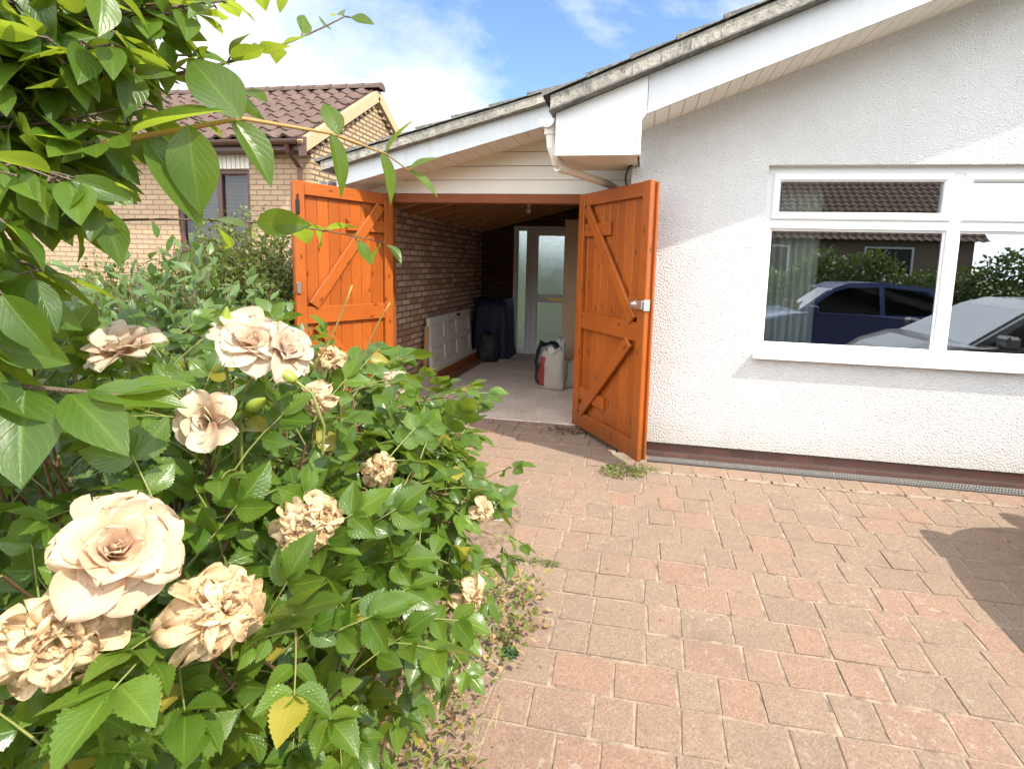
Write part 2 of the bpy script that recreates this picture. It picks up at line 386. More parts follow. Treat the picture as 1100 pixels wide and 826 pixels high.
c = t.ramp(t.noise(14, 6, .7, o), [(.32, (.11, .08, .055)), (.5, (.27, .20, .14)), (.7, (.39, .30, .215))]); t.set(Base_Color=c, Roughness=1.0); t.bump(t.noise(160, 4, .7, o), .6, .005); M['sand'] = t.m
t = MT('garage_concrete'); o = t.obj()
c = t.ramp(t.noise(3, 6, .65, o), [(.3, (.47, .37, .30)), (.7, (.64, .52, .43))])
c = t.mix(t.ramp(t.noise(28, 5, .7, o), [(.56, 0.0), (.64, .7)]), c, (.10, .08, .06))
t.set(Base_Color=c, Roughness=.92); t.bump(t.noise(60, 5, .7, o), .5, .005); M['concrete'] = t.m
t = MT('bed_soil'); o = t.obj()
c = t.ramp(t.noise(20, 7, .7, o), [(.3, (.11, .075, .05)), (.55, (.24, .165, .105)), (.75, (.36, .27, .18))]); t.set(Base_Color=c, Roughness=1.0); t.bump(t.noise(40, 6, .7, o), 1.0, .02); M['soil'] = t.m
t = MT('lawn_ground'); o = t.obj()
c = t.ramp(t.noise(3, 7, .7, o), [(.3, (.05, .075, .02)), (.7, (.13, .15, .05))]); t.set(Base_Color=c, Roughness=1.0); t.bump(t.noise(50, 5, .7, o), .9, .02); M['lawn'] = t.m
# greenery
M['rose_leaf'] = mat_leaf('rose_leaf', (.045, .105, .011), (.13, .215, .025), .29, .30, (.42, .54, .045), 8, .4, .03)
M['tree_leaf'] = mat_leaf('broad_leaf', (.042, .10, .012), (.115, .20, .024), .34, .42, (.52, .64, .05), 7, .35)
M['photinia'] = mat_leaf('pale_shrub_leaf', (.055, .115, .028), (.145, .225, .065), .40, .25, (.25, .36, .06), 7, .3)
M['small_leaf'] = mat_leaf('small_shrub_leaf', (.06, .105, .018), (.16, .20, .04), .45, .3, (.3, .34, .06), 5, .2)
M['hedge'] = mat_leaf('hedge_leaf', (.04, .08, .02), (.09, .14, .03), .45, .25, (.2, .28, .05), 5, .2)
M['weed'] = mat_leaf('weed_leaf', (.08, .13, .02), (.2, .24, .05), .5, .3, (.35, .38, .06), 5, .2, .12)
M['dry'] = mat_leaf('dry_leaf', (.22, .12, .05), (.46, .32, .16), .8, .2, (.4, .25, .1), 5, .5)
M['moss'] = simple('moss', (.05, .11, .025), .9, var=.5, scale=60, bump=.6)
M['cane'] = simple('green_cane', (.20, .22, .06), .5, var=.35, scale=30)
M['cane_red'] = simple('woody_cane', (.16, .09, .045), .7, var=.4, scale=30, bump=.4)
M['twig'] = simple('golden_twig', (.36, .21, .06), .55, var=.3, scale=40)
M['bark'] = simple('bark', (.13, .09, .06), .85, var=.4, scale=25, bump=.8)
M['petal'] = mat_petal('peach_petal', (.68, .36, .16), (.72, .60, .45))
M['petal_white'] = mat_petal('blush_petal', (.68, .38, .18), (.70, .62, .51))
M['petal_dry'] = mat_petal('withered_petal', (.56, .30, .10), (.80, .65, .42), .3)
M['petal_dead'] = mat_petal('papery_petal', (.55, .35, .2), (.66, .52, .38), .15)
M['bud'] = simple('rose_bud_green', (.24, .30, .035), .4, var=.3, scale=40)
# bits
M['black'] = simple('black_iron', (.02, .02, .02), .45, .2)
M['drain'] = simple('black_drain_plastic', (.045, .042, .04), .6, var=.3, scale=20)
M['steel'] = simple('brushed_steel', (.62, .60, .56), .3, .95)
M['brass'] = simple('brass', (.55, .36, .10), .35, .9)
M['rubber'] = simple('black_rubber', (.02, .02, .02), .7)
M['tyre'] = M['rubber']
M['white_door'] = simple('white_painted_door', (.60, .54, .47), .5, var=.06)
M['cardboard'] = simple('tan_board', (.46, .31, .19), .7, var=.1, scale=3)
M['tarp'] = simple('dark_blue_sheet', (.010, .011, .04), .55, var=.4, scale=5)
M['darkgreen'] = simple('dark_green_sack', (.014, .02, .014), .6, var=.4)
M['sack'] = simple('pale_sack', (.40, .35, .29), .65, var=.12, scale=14, bump=.3)
M['sack_red'] = simple('red_sack_print', (.26, .035, .03), .55, var=.2)
M['black_bag'] = simple('black_bag', (.015, .015, .017), .35, var=.3)
M['bulb'] = simple('pale_glass_bulb', (.75, .62, .52), .2)
M['brown_paint'] = simple('brown_paint', (.10, .045, .033), .4, var=.15)
M['slat'] = simple('blind_slat', (.82, .86, .80), .6, var=.05)
M['slat_white'] = simple('white_blind_slat', (.50, .48, .45), .5, var=.05)
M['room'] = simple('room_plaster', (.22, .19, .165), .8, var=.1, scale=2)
M['carpet'] = simple('room_carpet', (.12, .09, .07), .95)
M['felt'] = simple('roof_deck', (.15, .07, .03), .8, var=.25, scale=3)
def mat_glass(name, k, tint=(.86, .90, .88), base=.09):
    t = MT(name); g = t.n('ShaderNodeBsdfGlossy', {'Roughness': 0.0, 'Color': (.95, .97, 1, 1)}); tr = t.n('ShaderNodeBsdfTransparent', {'Color': (*tint, 1)})
    fr = t.n('ShaderNodeFresnel', {'IOR': 1.5}); f = t.math('ADD', t.math('MULTIPLY', fr.outputs[0], k), base)
    ms = t.n('ShaderNodeMixShader'); t.l(f, ms.inputs[0]); t.l(tr.outputs[0], ms.inputs[1]); t.l(g.outputs[0], ms.inputs[2]); t.l(ms.outputs[0], t.o.inputs[0])
    return t.m
M['glass'] = mat_glass('window_glass', 1.9, (.90, .93, .91), .16)
M['glass_dim'] = mat_glass('neighbour_glass', .8, (.85, .87, .86), .01)
M['glass_dark'] = mat_glass('dark_car_glass', .35, (.08, .09, .09), .01)
t = MT('obscure_glass'); t.set(Base_Color=(.9, .93, .9, 1), Roughness=.06, Transmission_Weight=1.0, IOR=1.25)
t.bump(t.noise(24, 4, .65, t.obj(), 2.0), 1.0, .03); M['obscure'] = t.m
def mat_car(name, col):
    t = MT(name); t.set(Base_Color=(*col, 1), Roughness=.35, Metallic=.2, Coat_Weight=.6, Coat_Roughness=.06); return t.m
M['car_grey'] = mat_car('dark_grey_car_paint', (.06, .06, .065)); M['car_blue'] = mat_car('blue_car_paint', (.03, .05, .17))
M['lamp'] = simple('clear_lamp', (.7, .7, .72), .12); M['red_lamp'] = simple('red_lamp', (.4, .02, .02), .2)

# ================================================================== SETTING
mb = MB()
ys = [-300, -6, 5.0, 300]; zs = [gz(-6)-.05, gz(-6)-.05, -.05, -.05]
for i in range(3):
    quad(mb, (-300, ys[i], zs[i]), (300, ys[i], zs[i]), (300, ys[i+1], zs[i+1]), (-300, ys[i+1], zs[i+1]))
build('ground', mb, M['lawn'], kind='structure')
mb = MB(); quad(mb, (-60, -12.5, gz(-6)-.02), (60, -12.5, gz(-6)-.02), (60, -9.0, gz(-6)-.02), (-60, -9.0, gz(-6)-.02))
build('road', mb, simple('asphalt', (.055, .055, .055), .9, var=.2, scale=30), kind='structure')
# planting bed
mb = MB(); N = 46
xs = np.linspace(-9.5, -.42, N); yy = np.linspace(-1.5, 7.0, N)
V = []; 
for j in range(N):
    for i in range(N):
        x, y = xs[i], yy[j]
        e = 1.0 if x < -.95 else max(0.0, (-.62-x)/.33)
        V.append((x, y, gz(y)-.02+e*(.03+.035*sin(9*x+4*y)*cos(7*y)+.02*rng.random())))
F = [(j*N+i, j*N+i+1, (j+1)*N+i+1, (j+1)*N+i) for j in range(N-1) for i in range(N-1)]
F = [f for f in F if not (V[f[0]][0] > -3.1 and V[f[0]][1] > 3.3) ]
mb.add(V, F); build('planting_bed', mb, M['soil'], smooth=True, kind='structure')
# joint sand + paving blocks
def paved(x, y):
    if y > 4.40: return -2.75 < x < -.17 and y < 5.12
    if y > 3.25: return -2.9 < x < 7.5
    edge = -.62 if y < 2.4 else -.62-(y-2.4)*.35
    return edge+.03*sin(5*y) < x < 7.5
mb = MB()
quad(mb, (-3.0, 3.2, gz(3.2)-.0035), (7.6, 3.2, gz(3.2)-.0035), (7.6, 4.55, gz(4.55)-.0035), (-3.0, 4.55, gz(4.55)-.0035))
quad(mb, (-.78, -4.5, gz(-4.5)-.0035), (7.6, -4.5, gz(-4.5)-.0035), (7.6, 3.2, gz(3.2)-.0035), (-.78, 3.2, gz(3.2)-.0035))
quad(mb, (-3.0, 4.55, gz(4.55)-.0035), (-.17, 4.55, gz(4.55)-.0035), (-.17, 5.15, -.012), (-3.0, 5.15, -.012))
build('joint_sand', mb, M['sand'], kind='structure')
mb = MB()
def block(x0, x1, y0, y1):
    g = .0023; ch = .006; x0 += g; x1 -= g; y0 += g; y1 -= g
    dz = abs(rng.normal(0, .0014)); tx = rng.normal(0, .0042); ty = rng.normal(0, .0042); cx, cy = (x0+x1)/2, (y0+y1)/2
    jt = lambda: rng.normal(0, .0034)
    V = []
    for (e, z) in ((0, -.011), (ch, 0)):
        for (a, b) in ((x0+e, y0+e), (x1-e, y0+e), (x1-e, y1-e), (x0+e, y1-e)):
            V.append((a+jt(), b+jt(), gz(b)+z+dz+(a-cx)*tx+(b-cy)*ty))
    F = [(4, 5, 6, 7)]+[(i, (i+1) % 4, (i+1) % 4+4, i+4) for i in range(4)]
    mb.add(V, F)
y = -3.2; row = 0
while y < 5.10:
    d = .2
    if 4.18 < y < 4.4: d = 4.40-y
    x = -3.1 - rng.uniform(0, .2); k = row % 2
    while x < 7.4:
        w = (.265 if k else .172)*rng.choice([1, 1, 1, .93]); k = 1-k if rng.random() < .8 else k
        if paved(x+w/2, y+d/2): block(x, x+w, y, min(y+d, 5.13))
        x += w
    y += d; row += 1
build('block_paving', mb, M['paver'], kind='structure')
mb = MB()           # mortar fillet along the drain's blocks
for i in range(34):
    x = .2+i*.19; w = .19+.02
    box(mb, (x, 4.205+rng.normal(0, .006), gz(4.2)+.001), (w, .035+.02*rng.random(), .012), bev=.004)
build('mortar_fillet', mb, M['sand'], kind='structure')
# garage slab
mb = MB(); box(mb, (-1.55, 7.13, -.06), (2.66, 3.98, .12), bev=.012)
build('garage_floor', mb, M['concrete'], kind='structure')

# ================================================================== BUNGALOW
WY = 4.55; SL = .372; FY = 4.07
hx0, hx1 = -.145, 9.5
bung = thing('bungalow', 'white roughcast bungalow with sloping tiled verge and white framed window', 'house', (4.5, 6, 0))
# front wall with window opening (x .93..3.74, z .90..2.43)
wx0, wx1, wz0, wz1 = .93, 3.74, .895, 2.425; TH = .26
def zr(x): return 2.70+SL*min(x+.165, 5.2-(x-5.035)) if x > 5.035 else 2.70+SL*(x+.165)
mb = MB()
def wallquad(a, b, c, d):       # in xz, front & back
    for yq, fl in ((WY, 0), (WY+TH, 1)):
        P = [(p[0], yq, p[1]) for p in (a, b, c, d)]
        quad(mb, *(P[::-1] if fl else P))
B0 = .09
wallquad((hx0, B0), (wx0, B0), (wx0, zr(wx0)), (hx0, zr(hx0)))
wallquad((wx0, B0), (wx1, B0), (wx1, wz0), (wx0, wz0))
wallquad((wx0, wz1), (wx1, wz1), (wx1, zr(wx1)), (wx0, zr(wx0)))
wallquad((wx1, B0), (5.035, B0), (5.035, zr(5.035)), (wx1, zr(wx1)))
wallquad((5.035, B0), (hx1, B0), (hx1, zr(hx1)), (5.035, zr(5.035)))
for (a, b) in (((wx0, wz0), (wx0, wz1)), ((wx0, wz1), (wx1, wz1)), ((wx1, wz1), (wx1, wz0)), ((wx1, wz0), (wx0, wz0)), ((hx0, B0), (hx1, B0))):
    quad(mb, (a[0], WY, a[1]), (b[0], WY, b[1]), (b[0], WY+TH, b[1]), (a[0], WY+TH, a[1]))
quad(mb, (hx0, WY, B0), (hx0, 9.3, B0), (hx0, 9.3, 2.70), (hx0, WY, 2.70))
quad(mb, (hx0+.2, WY+TH, B0), (hx0+.2, WY+TH, 2.7), (hx0+.2, 9.3, 2.70), (hx0+.2, 9.3, B0))
build('wall', mb, M['render'], bung)
mb = MB(); box(mb, (4.68, WY+.14, .02), (9.68, .23, .14), bev=.004); box(mb, (hx0+.12, 7.0, .02), (.2, 4.4, .14), bev=.004)
build('plinth', mb, M['brick_plinth'], bung)
mb = MB()
quad(mb, (.3, WY+TH+.004, 0.05), (9, WY+TH+.004, .05), (9, 9, .05), (.3, 9, .05)); build('room_floor', mb, M['carpet'], bung)
mb = MB()
quad(mb, (.3, 9, .05), (.3, 9, 2.5), (9, 9, 2.5), (9, 9, .05)); quad(mb, (.3, WY+TH+.004, .05), (.3, WY+TH+.004, 2.5), (.3, 9, 2.5), (.3, 9, .05))
quad(mb, (9, WY+TH+.004, .05), (9, 9, .05), (9, 9, 2.5), (9, WY+TH+.004, 2.5)); quad(mb, (.3, WY+TH+.004, 2.5), (9, WY+TH+.004, 2.5), (9, 9, 2.5), (.3, 9, 2.5))
build('room_wall', mb, M['room'], bung)
# bargeboards: long raking fascia + horizontal boxed end at the eaves
ex = -.71
def fz(x): return 2.725+SL*(x-ex)      # top of fascia
mb = MB()
xr = 5.2
poly_prism(mb, [(-.035, fz(-.035)-.268), (xr, fz(xr)-.268), (xr, fz(xr)), (-.035, fz(-.035))], FY, FY+.022)
poly_prism(mb, [(xr+.004, fz(xr)-.268), (11.2, fz(xr)-.268-SL*6), (11.2, fz(xr)-SL*6), (xr+.004, fz(xr))], FY, FY+.022)
build('fascia', mb, M['upvc_dirty'], bung)
mb = MB()
poly_prism(mb, [(ex, 2.415), (-.105, 2.415), (-.105, 2.62), (-.039, fz(-.039)-.262), (-.039, fz(-.039)-.002), (ex, fz(ex)-.002)], FY+.001, FY+.022)
box(mb, (-.088, FY+.02, 2.555), (.03, .058, .285), bev=.006)
quad(mb, (-.078, FY+.03, 2.415), (-.078, WY, 2.415), (-.078, WY, 2.72), (-.078, FY+.03, 2.72))
quad(mb, (ex+.012, FY+.03, 2.415), (ex+.012, 4.75, 2.415), (ex+.012, 4.75, 2.7), (ex+.012, FY+.03, 2.7))
box(mb, (ex+.03, FY-.004, 2.432), (.012, .008, .012), bev=.002); box(mb, (-.12, FY-.004, 2.432), (.012, .008, .012), bev=.002)
build('eaves_box', mb, M['upvc'], bung)
mb = MB()      # soffit: boards running from the fascia to the wall, and flat boards under the boxed end
nb = 46; bw_ = .105
for i in range(nb):
    xa = -.082+i*bw_; xb = xa+bw_-.006
    za, zb = fz(xa)-.262, fz(xb)-.262
    V = [(xa, FY+.024, za), (xb, FY+.024, zb), (xb, WY+.0, zb), (xa, WY+.0, za), (xa, FY+.024, za+.02), (xb, FY+.024, zb+.02), (xb, WY, zb+.02), (xa, WY, za+.02)]
    mb.add(V, [(0, 3, 2, 1), (4, 5, 6, 7), (0, 1, 5, 4), (1, 2, 6, 5), (2, 3, 7, 6), (3, 0, 4, 7)])
poly_prism(mb, [(-.03, fz(-.03)-.246), (xr, fz(xr)-.246), (xr, fz(xr)-.240), (-.03, fz(-.03)-.240)], FY+.024, WY)
for i in range(6):
    ya = FY+.026+i*.118
    box(mb, (-.395, ya+.057, 2.434), (.60, .112, .012), bev=.003)
build('soffit', mb, M['cream'], bung)
# roof: verge mortar, undercloak, interlocking tiles with stepped ends
mb = MB()
ca = cos(atan2(SL, 1)); sa = sin(atan2(SL, 1)); rl = sqrt(1+SL*SL)
def vz(x): return fz(x)
nseg = 60
for i in range(nseg):
    xa = ex-.03+i*(xr-ex)/nseg; xb = xa+(xr-ex)/nseg+.0
    d = rng.normal(0, .006)
    V = []
    for xx in (xa, xb):
        V += [(xx, FY-.085+d, vz(xx)+.018), (xx, FY-.078, vz(xx)+.115), (xx, FY+.3, vz(xx)+.115), (xx, FY+.3, vz(xx)+.018)]
    mb.add(V, [(0, 4, 5, 1), (1, 5, 6, 2), (3, 2, 6, 7), (0, 3, 7, 4), (0, 1, 2, 3), (4, 7, 6, 5)])
build('verge_mortar', mb, M['mortar'], bung)
mb = MB()
poly_prism(mb, [(ex-.04, vz(ex-.04)+.004), (xr, vz(xr)+.004), (xr, vz(xr)+.017), (ex-.04, vz(ex-.04)+.017)], FY-.10, FY+.4)
build('undercloak', mb, M['tile_grey'], bung)
def tile_roof(mb, o, u, v, wid, length, gauge=.335, wl=.3, amp=.018, th=.03, per=8, flat=False):
    """courses of profiled tiles: o = eave corner, u along eave, v up the slope; each course tilts over the one below"""
    o, u, v = (np.array(q, float) for q in (o, u, v)); n = np.cross(u, v); n /= np.linalg.norm(n)
    nt_ = int(round(wid/wl)); wl = wid/nt_; nc = int(round(length/gauge)); gauge = length/nc
    ph = np.linspace(0, 1, per+1)
    prof = (np.where(ph < .5, np.sin(ph*2*pi)*amp*1.2, np.sin(ph*2*pi)*amp*.55)) if not flat else np.where((ph > .85), amp, 0)
    for c_ in range(nc):
        for k in range(nt_):
            j = rng.normal(0, .0025); 
            V = []
            for q, p in zip(ph, prof):
                b = o+u*((k+q)*wl)+v*(c_*gauge)
                V += [b+n*(p+th+j)-v*(.035+j), b+v*(gauge)+n*(p+.004), b+n*(p+j-.002)-v*(.035+j)]
            F = []
            for q in range(per):
                a = q*3; e = a+3
                F += [(a, e, e+1, a+1), (a+2, e+2, e, a)]
            F += [(0, 1, 2), (per*3, per*3+2, per*3+1)]
            mb.add(V, F)
mb = MB()
tile_roof(mb, (ex-.05, FY-.045, vz(ex-.05)+.118), (0, 1, 0), (-ca, 0, -sa), 9.0, .01) if False else None
# u must run so that n = u x v points up: u = -Y, v = up-slope
tile_roof(mb, (ex-.05, 13.05, vz(ex-.05)+.115), (0, -1, 0), (ca, 0, sa), 13.05-(FY-.10), (xr-ex+.05)*rl, .335, .33, .012, .032, 4, True)
tile_roof(mb, (11.2, FY-.10, vz(xr)+.115-SL*6), (0, 1, 0), (-ca, 0, sa), 13.05-(FY-.10), 6*rl, .335, .33, .012, .032, 4, True)
build('roof', mb, M['tile_grey'], bung)
# window
YF = WY+.075     # frame face
mb = MB(); fwid = .062; fd = .07
mx1, mx2 = 2.325, None
mull = [2.325]
for z0, z1 in ((wz0+.035, wz0+.035+fwid), (wz1-fwid, wz1)):
    box(mb, ((wx0+wx1)/2, YF+fd/2, (z0+z1)/2), (wx1-wx0-.004, fd, fwid), bev=.006)
for xx in (wx0+fwid/2+.002, wx1-fwid/2-.002):
    box(mb, (xx, YF+fd/2, (wz0+.035+wz1)/2), (fwid, fd-.004, wz1-wz0-.04), bev=.006)
zt = 1.975
box(mb, (mull[0], YF+fd/2, (wz0+.035+wz1)/2), (.088, fd-.006, wz1-wz0-.05), bev=.006)
box(mb, ((wx0+wx1)/2, YF+fd/2, zt), (wx1-wx0-.05, fd-.008, .075), bev=.006)
win = build('window', mb, M['upvc'], bung)
def ringframe(mb, x0, x1, z0, z1, w, y0, y1, chx=.018):
    """mitred, bevelled sash ring"""
    prof = [(0, y1), (0, y0+.012), (.012, y0), (w-chx, y0), (w, y0+chx), (w, y1)]
    loops = []
    for (e, yq) in prof: loops.append([(x0+e, yq, z0+e), (x1-e, yq, z0+e), (x1-e, yq, z1-e), (x0+e, yq, z1-e)])
    V = [p for L in loops for p in L]; F = []
    for i in range(len(prof)-1):
        for j in range(4):
            a = i*4+j; b = i*4+(j+1) % 4; F.append((a, b, b+4, a+4))
    mb.add(V, F)
lights = [(wx0+fwid-.004, mull[0]-.040), (mull[0]+.040, wx1-fwid+.004)]
for (a, b) in lights:
    mb = MB(); ringframe(mb, a-.004, b+.004, zt+.033, wz1-fwid+.006, .062, YF-.018, YF+.05); build('sash', mb, M['upvc'], win)
    mb = MB(); ringframe(mb, a+.0, b+.0, wz0+.09, zt-.033, .022, YF+.016, YF+.05, .012); build('glazing_bead', mb, M['upvc'], win)
    mb = MB(); box(mb, ((a+b)/2, YF+.030, (zt+.09+wz1-fwid-.05)/2), (b-a-.10, .004, wz1-fwid-zt-.13), bev=.0005); build('pane', mb, M['glass'], win)
    mb = MB(); box(mb, ((a+b)/2, YF+.034, (wz0+.10+zt-.04)/2), (b-a-.02, .004, zt-wz0-.16), bev=.0005); build('pane', mb, M['glass'], win)
mb = MB()
poly_prism(mb, [(WY-.062, wz0-.012), (WY-.062, wz0+.014), (YF+.06, wz0+.036), (YF+.06, wz0-.0), (WY-.045, wz0-.018)], wx0-.022, wx1+.022, 'yz')
build('sill', mb, M['upvc'], win)
mb = MB(); box(mb, ((wx0+wx1)/2, YF+.02, wz1-.012+.013), (wx1-wx0-.01, .05, .018), bev=.003); build('head_seal', mb, M['cream'], win)
# gutter end and swan neck on the short eave in front of the garage roof
mb = MB(); gp = []
for i in range(9):
    a = pi+pi*i/8; gp.append((.062*cos(a), .062*sin(a)))
gp2 = [(p[0]*.93, p[1]*.93+.003) for p in gp[::-1]]
poly_prism(mb, [(ex-.075+p[0], 2.69+p[1]) for p in gp+gp2], FY+.02, 4.70)
poly_prism(mb, [(ex-.075+p[0], 2.69+p[1]) for p in gp], FY+.012, FY+.022)
build('gutter', mb, M['upvc'], bung)
mb = MB()
gx = ex-.075+.045
tube(mb, [(gx-.03, 4.17, 2.66), (gx-.03, 4.17, 2.59)], .045, 14); tube(mb, [(gx-.03, 4.17, 2.60), (gx-.02, 4.18, 2.50), (gx+.0, 4.2, 2.45), (gx+.01, 4.24, 2.395), (gx+.04, 4.30, 2.365)], .034, 14)
tube(mb, [(gx+.04, 4.30, 2.365), (-.36, 4.86, 2.325), (-.27, 5.0, 2.29), (-.245, 5.04, 2.20), (-.245, 5.04, .02)], .034, 14)
tube(mb, [(gx+.02, 4.27, 2.372), (gx+.065, 4.345, 2.36)], .040, 14)
build('downpipe', mb, M['cream'], bung)
mb = MB(); tube(mb, [(-.17, WY-.01, 2.41), (-.19, WY+.02, 2.36), (-.20, WY+.2, 2.345), (-.20, 5.05, 2.345)], .008, 6); tube(mb, [(-.10, WY-.012, 2.50), (-.15, WY-.012, 2.42), (-.17, WY-.01, 2.41)], .008, 6)
build('cable', mb, M['black'], bung)

# ================================================================== GARAGE
GY = 5.15; GS = .262; gxl, gxr = -2.585, -.59
gar = thing('garage', 'brick lean-to garage with open orange timber double doors', 'garage', (-1.6, 6.5, 0))
VY = 4.72
def gt(x): return 2.272+.17+GS*(x+2.93)     # top of garage fascia
mb = MB(); 
for i in range(2):
    pass
quad(mb, (-2.85, 5.26, .0), (-2.85, 9.1, .0), (-2.85, 9.1, 2.32), (-2.85, 5.26, 2.32)); quad(mb, (-3.07, 5.26, -.05), (-3.07, 5.26, 2.32), (-3.07, 9.3, 2.32), (-3.07, 9.3, -.05))
quad(mb, (-3.07, 5.26, -.05), (-2.85, 5.26, -.05), (-2.85, 5.26, 2.32), (-3.07, 5.26, 2.32))
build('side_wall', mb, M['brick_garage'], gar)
mb = MB()
dx0, dx1, dzt = -2.27, -1.02, 2.24
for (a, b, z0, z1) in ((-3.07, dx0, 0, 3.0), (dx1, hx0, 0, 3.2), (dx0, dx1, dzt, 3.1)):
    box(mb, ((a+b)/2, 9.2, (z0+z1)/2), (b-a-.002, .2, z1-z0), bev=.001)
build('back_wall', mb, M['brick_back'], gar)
mb = MB(); box(mb, (-2.755, 7.15, .07), (.19, 3.7, .15), bev=.015); build('wall_kerb', mb, M['concrete'], gar)
mb = MB(); box(mb, ((gxl+gxr)/2-.06, GY+.045, 2.225), (gxr-gxl+.30, .09, .092), bev=.006); build('lintel', mb, M['wood_dark'], gar)
mb = MB(); box(mb, (gxl-.06, GY+.05, 1.085), (.12, .10, 2.17), bev=.005); build('door_post', mb, M['wood_dark'], gar)
mb = MB(); box(mb, (gxr+.05, GY+.05, 1.085), (.10, .10, 2.17), bev=.005); build('door_post', mb, M['wood_dark'], gar)
mb = MB(); box(mb, (gxl-.26, GY+.07, 1.1), (.25, .06, 2.2), bev=.003); box(mb, (-.335, GY+.07, 1.1), (.33, .05, 2.2), bev=.003)
for i in range(7):
    z0 = 2.275+i*.135
    xl = max(-2.93, -2.93+(z0+.12-2.30)/GS*1.0)
    if xl < -.3: 
        poly_prism(mb, [(max(-2.93, -2.93+(z0-2.30)/GS), z0), (-.17, z0), (-.17, z0+.128), (min(-.3, xl), z0+.128)], GY+.03+.004*(i % 2), GY+.06)
build('gable_cladding', mb, M['cream'], gar)
mb = MB()
poly_prism(mb, [(-2.93, gt(-2.93)-.17), (-.73, gt(-.73)-.17), (-.73, gt(-.73)), (-2.93, gt(-2.93))], VY, VY+.022)
build('fascia', mb, M['upvc_dirty'], gar)
mb = MB()
for i in range(17):
    xa = -2.92+i*.13; xb = xa+.124; za = gt(xa)-.158; zb = gt(xb)-.158
    V = [(xa, VY+.024, za), (xb, VY+.024, zb), (xb, GY+.03, zb), (xa, GY+.03, za), (xa, VY+.024, za+.015), (xb, VY+.024, zb+.015), (xb, GY+.03, zb+.015), (xa, GY+.03, za+.015)]
    mb.add(V, [(0, 3, 2, 1), (4, 5, 6, 7), (0, 1, 5, 4), (1, 2, 6, 5), (2, 3, 7, 6), (3, 0, 4, 7)])
poly_prism(mb, [(-2.92, gt(-2.92)-.146), (-.73, gt(-.73)-.146), (-.73, gt(-.73)-.140), (-2.92, gt(-2.92)-.140)], VY+.024, GY+.03)
build('soffit', mb, M['cream'], gar)
mb = MB(); xg0 = -3.05
for i in range(24):
    xa = xg0+i*(2.36/24); xb = xa+2.36/24; d = rng.normal(0, .005)
    V = []
    for xx in (xa, xb):
        V += [(xx, VY-.075+d, gt(xx)+.004), (xx, VY-.068, gt(xx)+.085), (xx, VY+.3, gt(xx)+.085), (xx, VY+.3, gt(xx)+.004)]
    mb.add(V, [(0, 4, 5, 1), (1, 5, 6, 2), (3, 2, 6, 7), (0, 3, 7, 4), (0, 1, 2, 3), (4, 7, 6, 5)])
build('verge_mortar', mb, M['mortar'], gar)
gca = cos(atan2(GS, 1)); gsa = sin(atan2(GS, 1))
mb = MB(); tile_roof(mb, (xg0-.02, 9.4, gt(xg0-.02)+.085), (0, -1, 0), (gca, 0, gsa), 9.4-(VY-.085), 2.38/gca, .33, .33, .010, .030, 4, True)
build('roof', mb, M['tile_grey'], gar)
mb = MB(); poly_prism(mb, [(-3.05, gt(-3.05)-.18), (-.17, gt(-.17)-.18), (-.17, gt(-.17)-.16), (-3.05, gt(-3.05)-.16)], GY+.07, 9.35)
build('roof_deck', mb, M['felt'], gar)
for i in range(8):
    yq = 5.62+i*.50
    mb = MB(); bar(mb, (-2.98, yq, gt(-2.98)-.262), (-.18, yq, gt(-.18)-.262), .05, .15, .003); build('rafter', mb, M['rafter'], gar)
mb = MB(); bar(mb, (-1.05, 5.3, 2.47), (-.80, 9.0, 2.47), .04, .09); build('purlin', mb, M['plank'], gar)
mb = MB()
for i in range(9):
    a = pi+pi*i/8
gp3 = [(-3.07+.055*cos(pi+pi*i/8), 2.33+.055*sin(pi+pi*i/8)) for i in range(9)]
poly_prism(mb, gp3+[(p[0]*1.0-(p[0]+3.07)*.1, p[1]+.006) for p in gp3[::-1]], VY+.0, 9.3); build('gutter', mb, M['upvc_dirty'], gar)
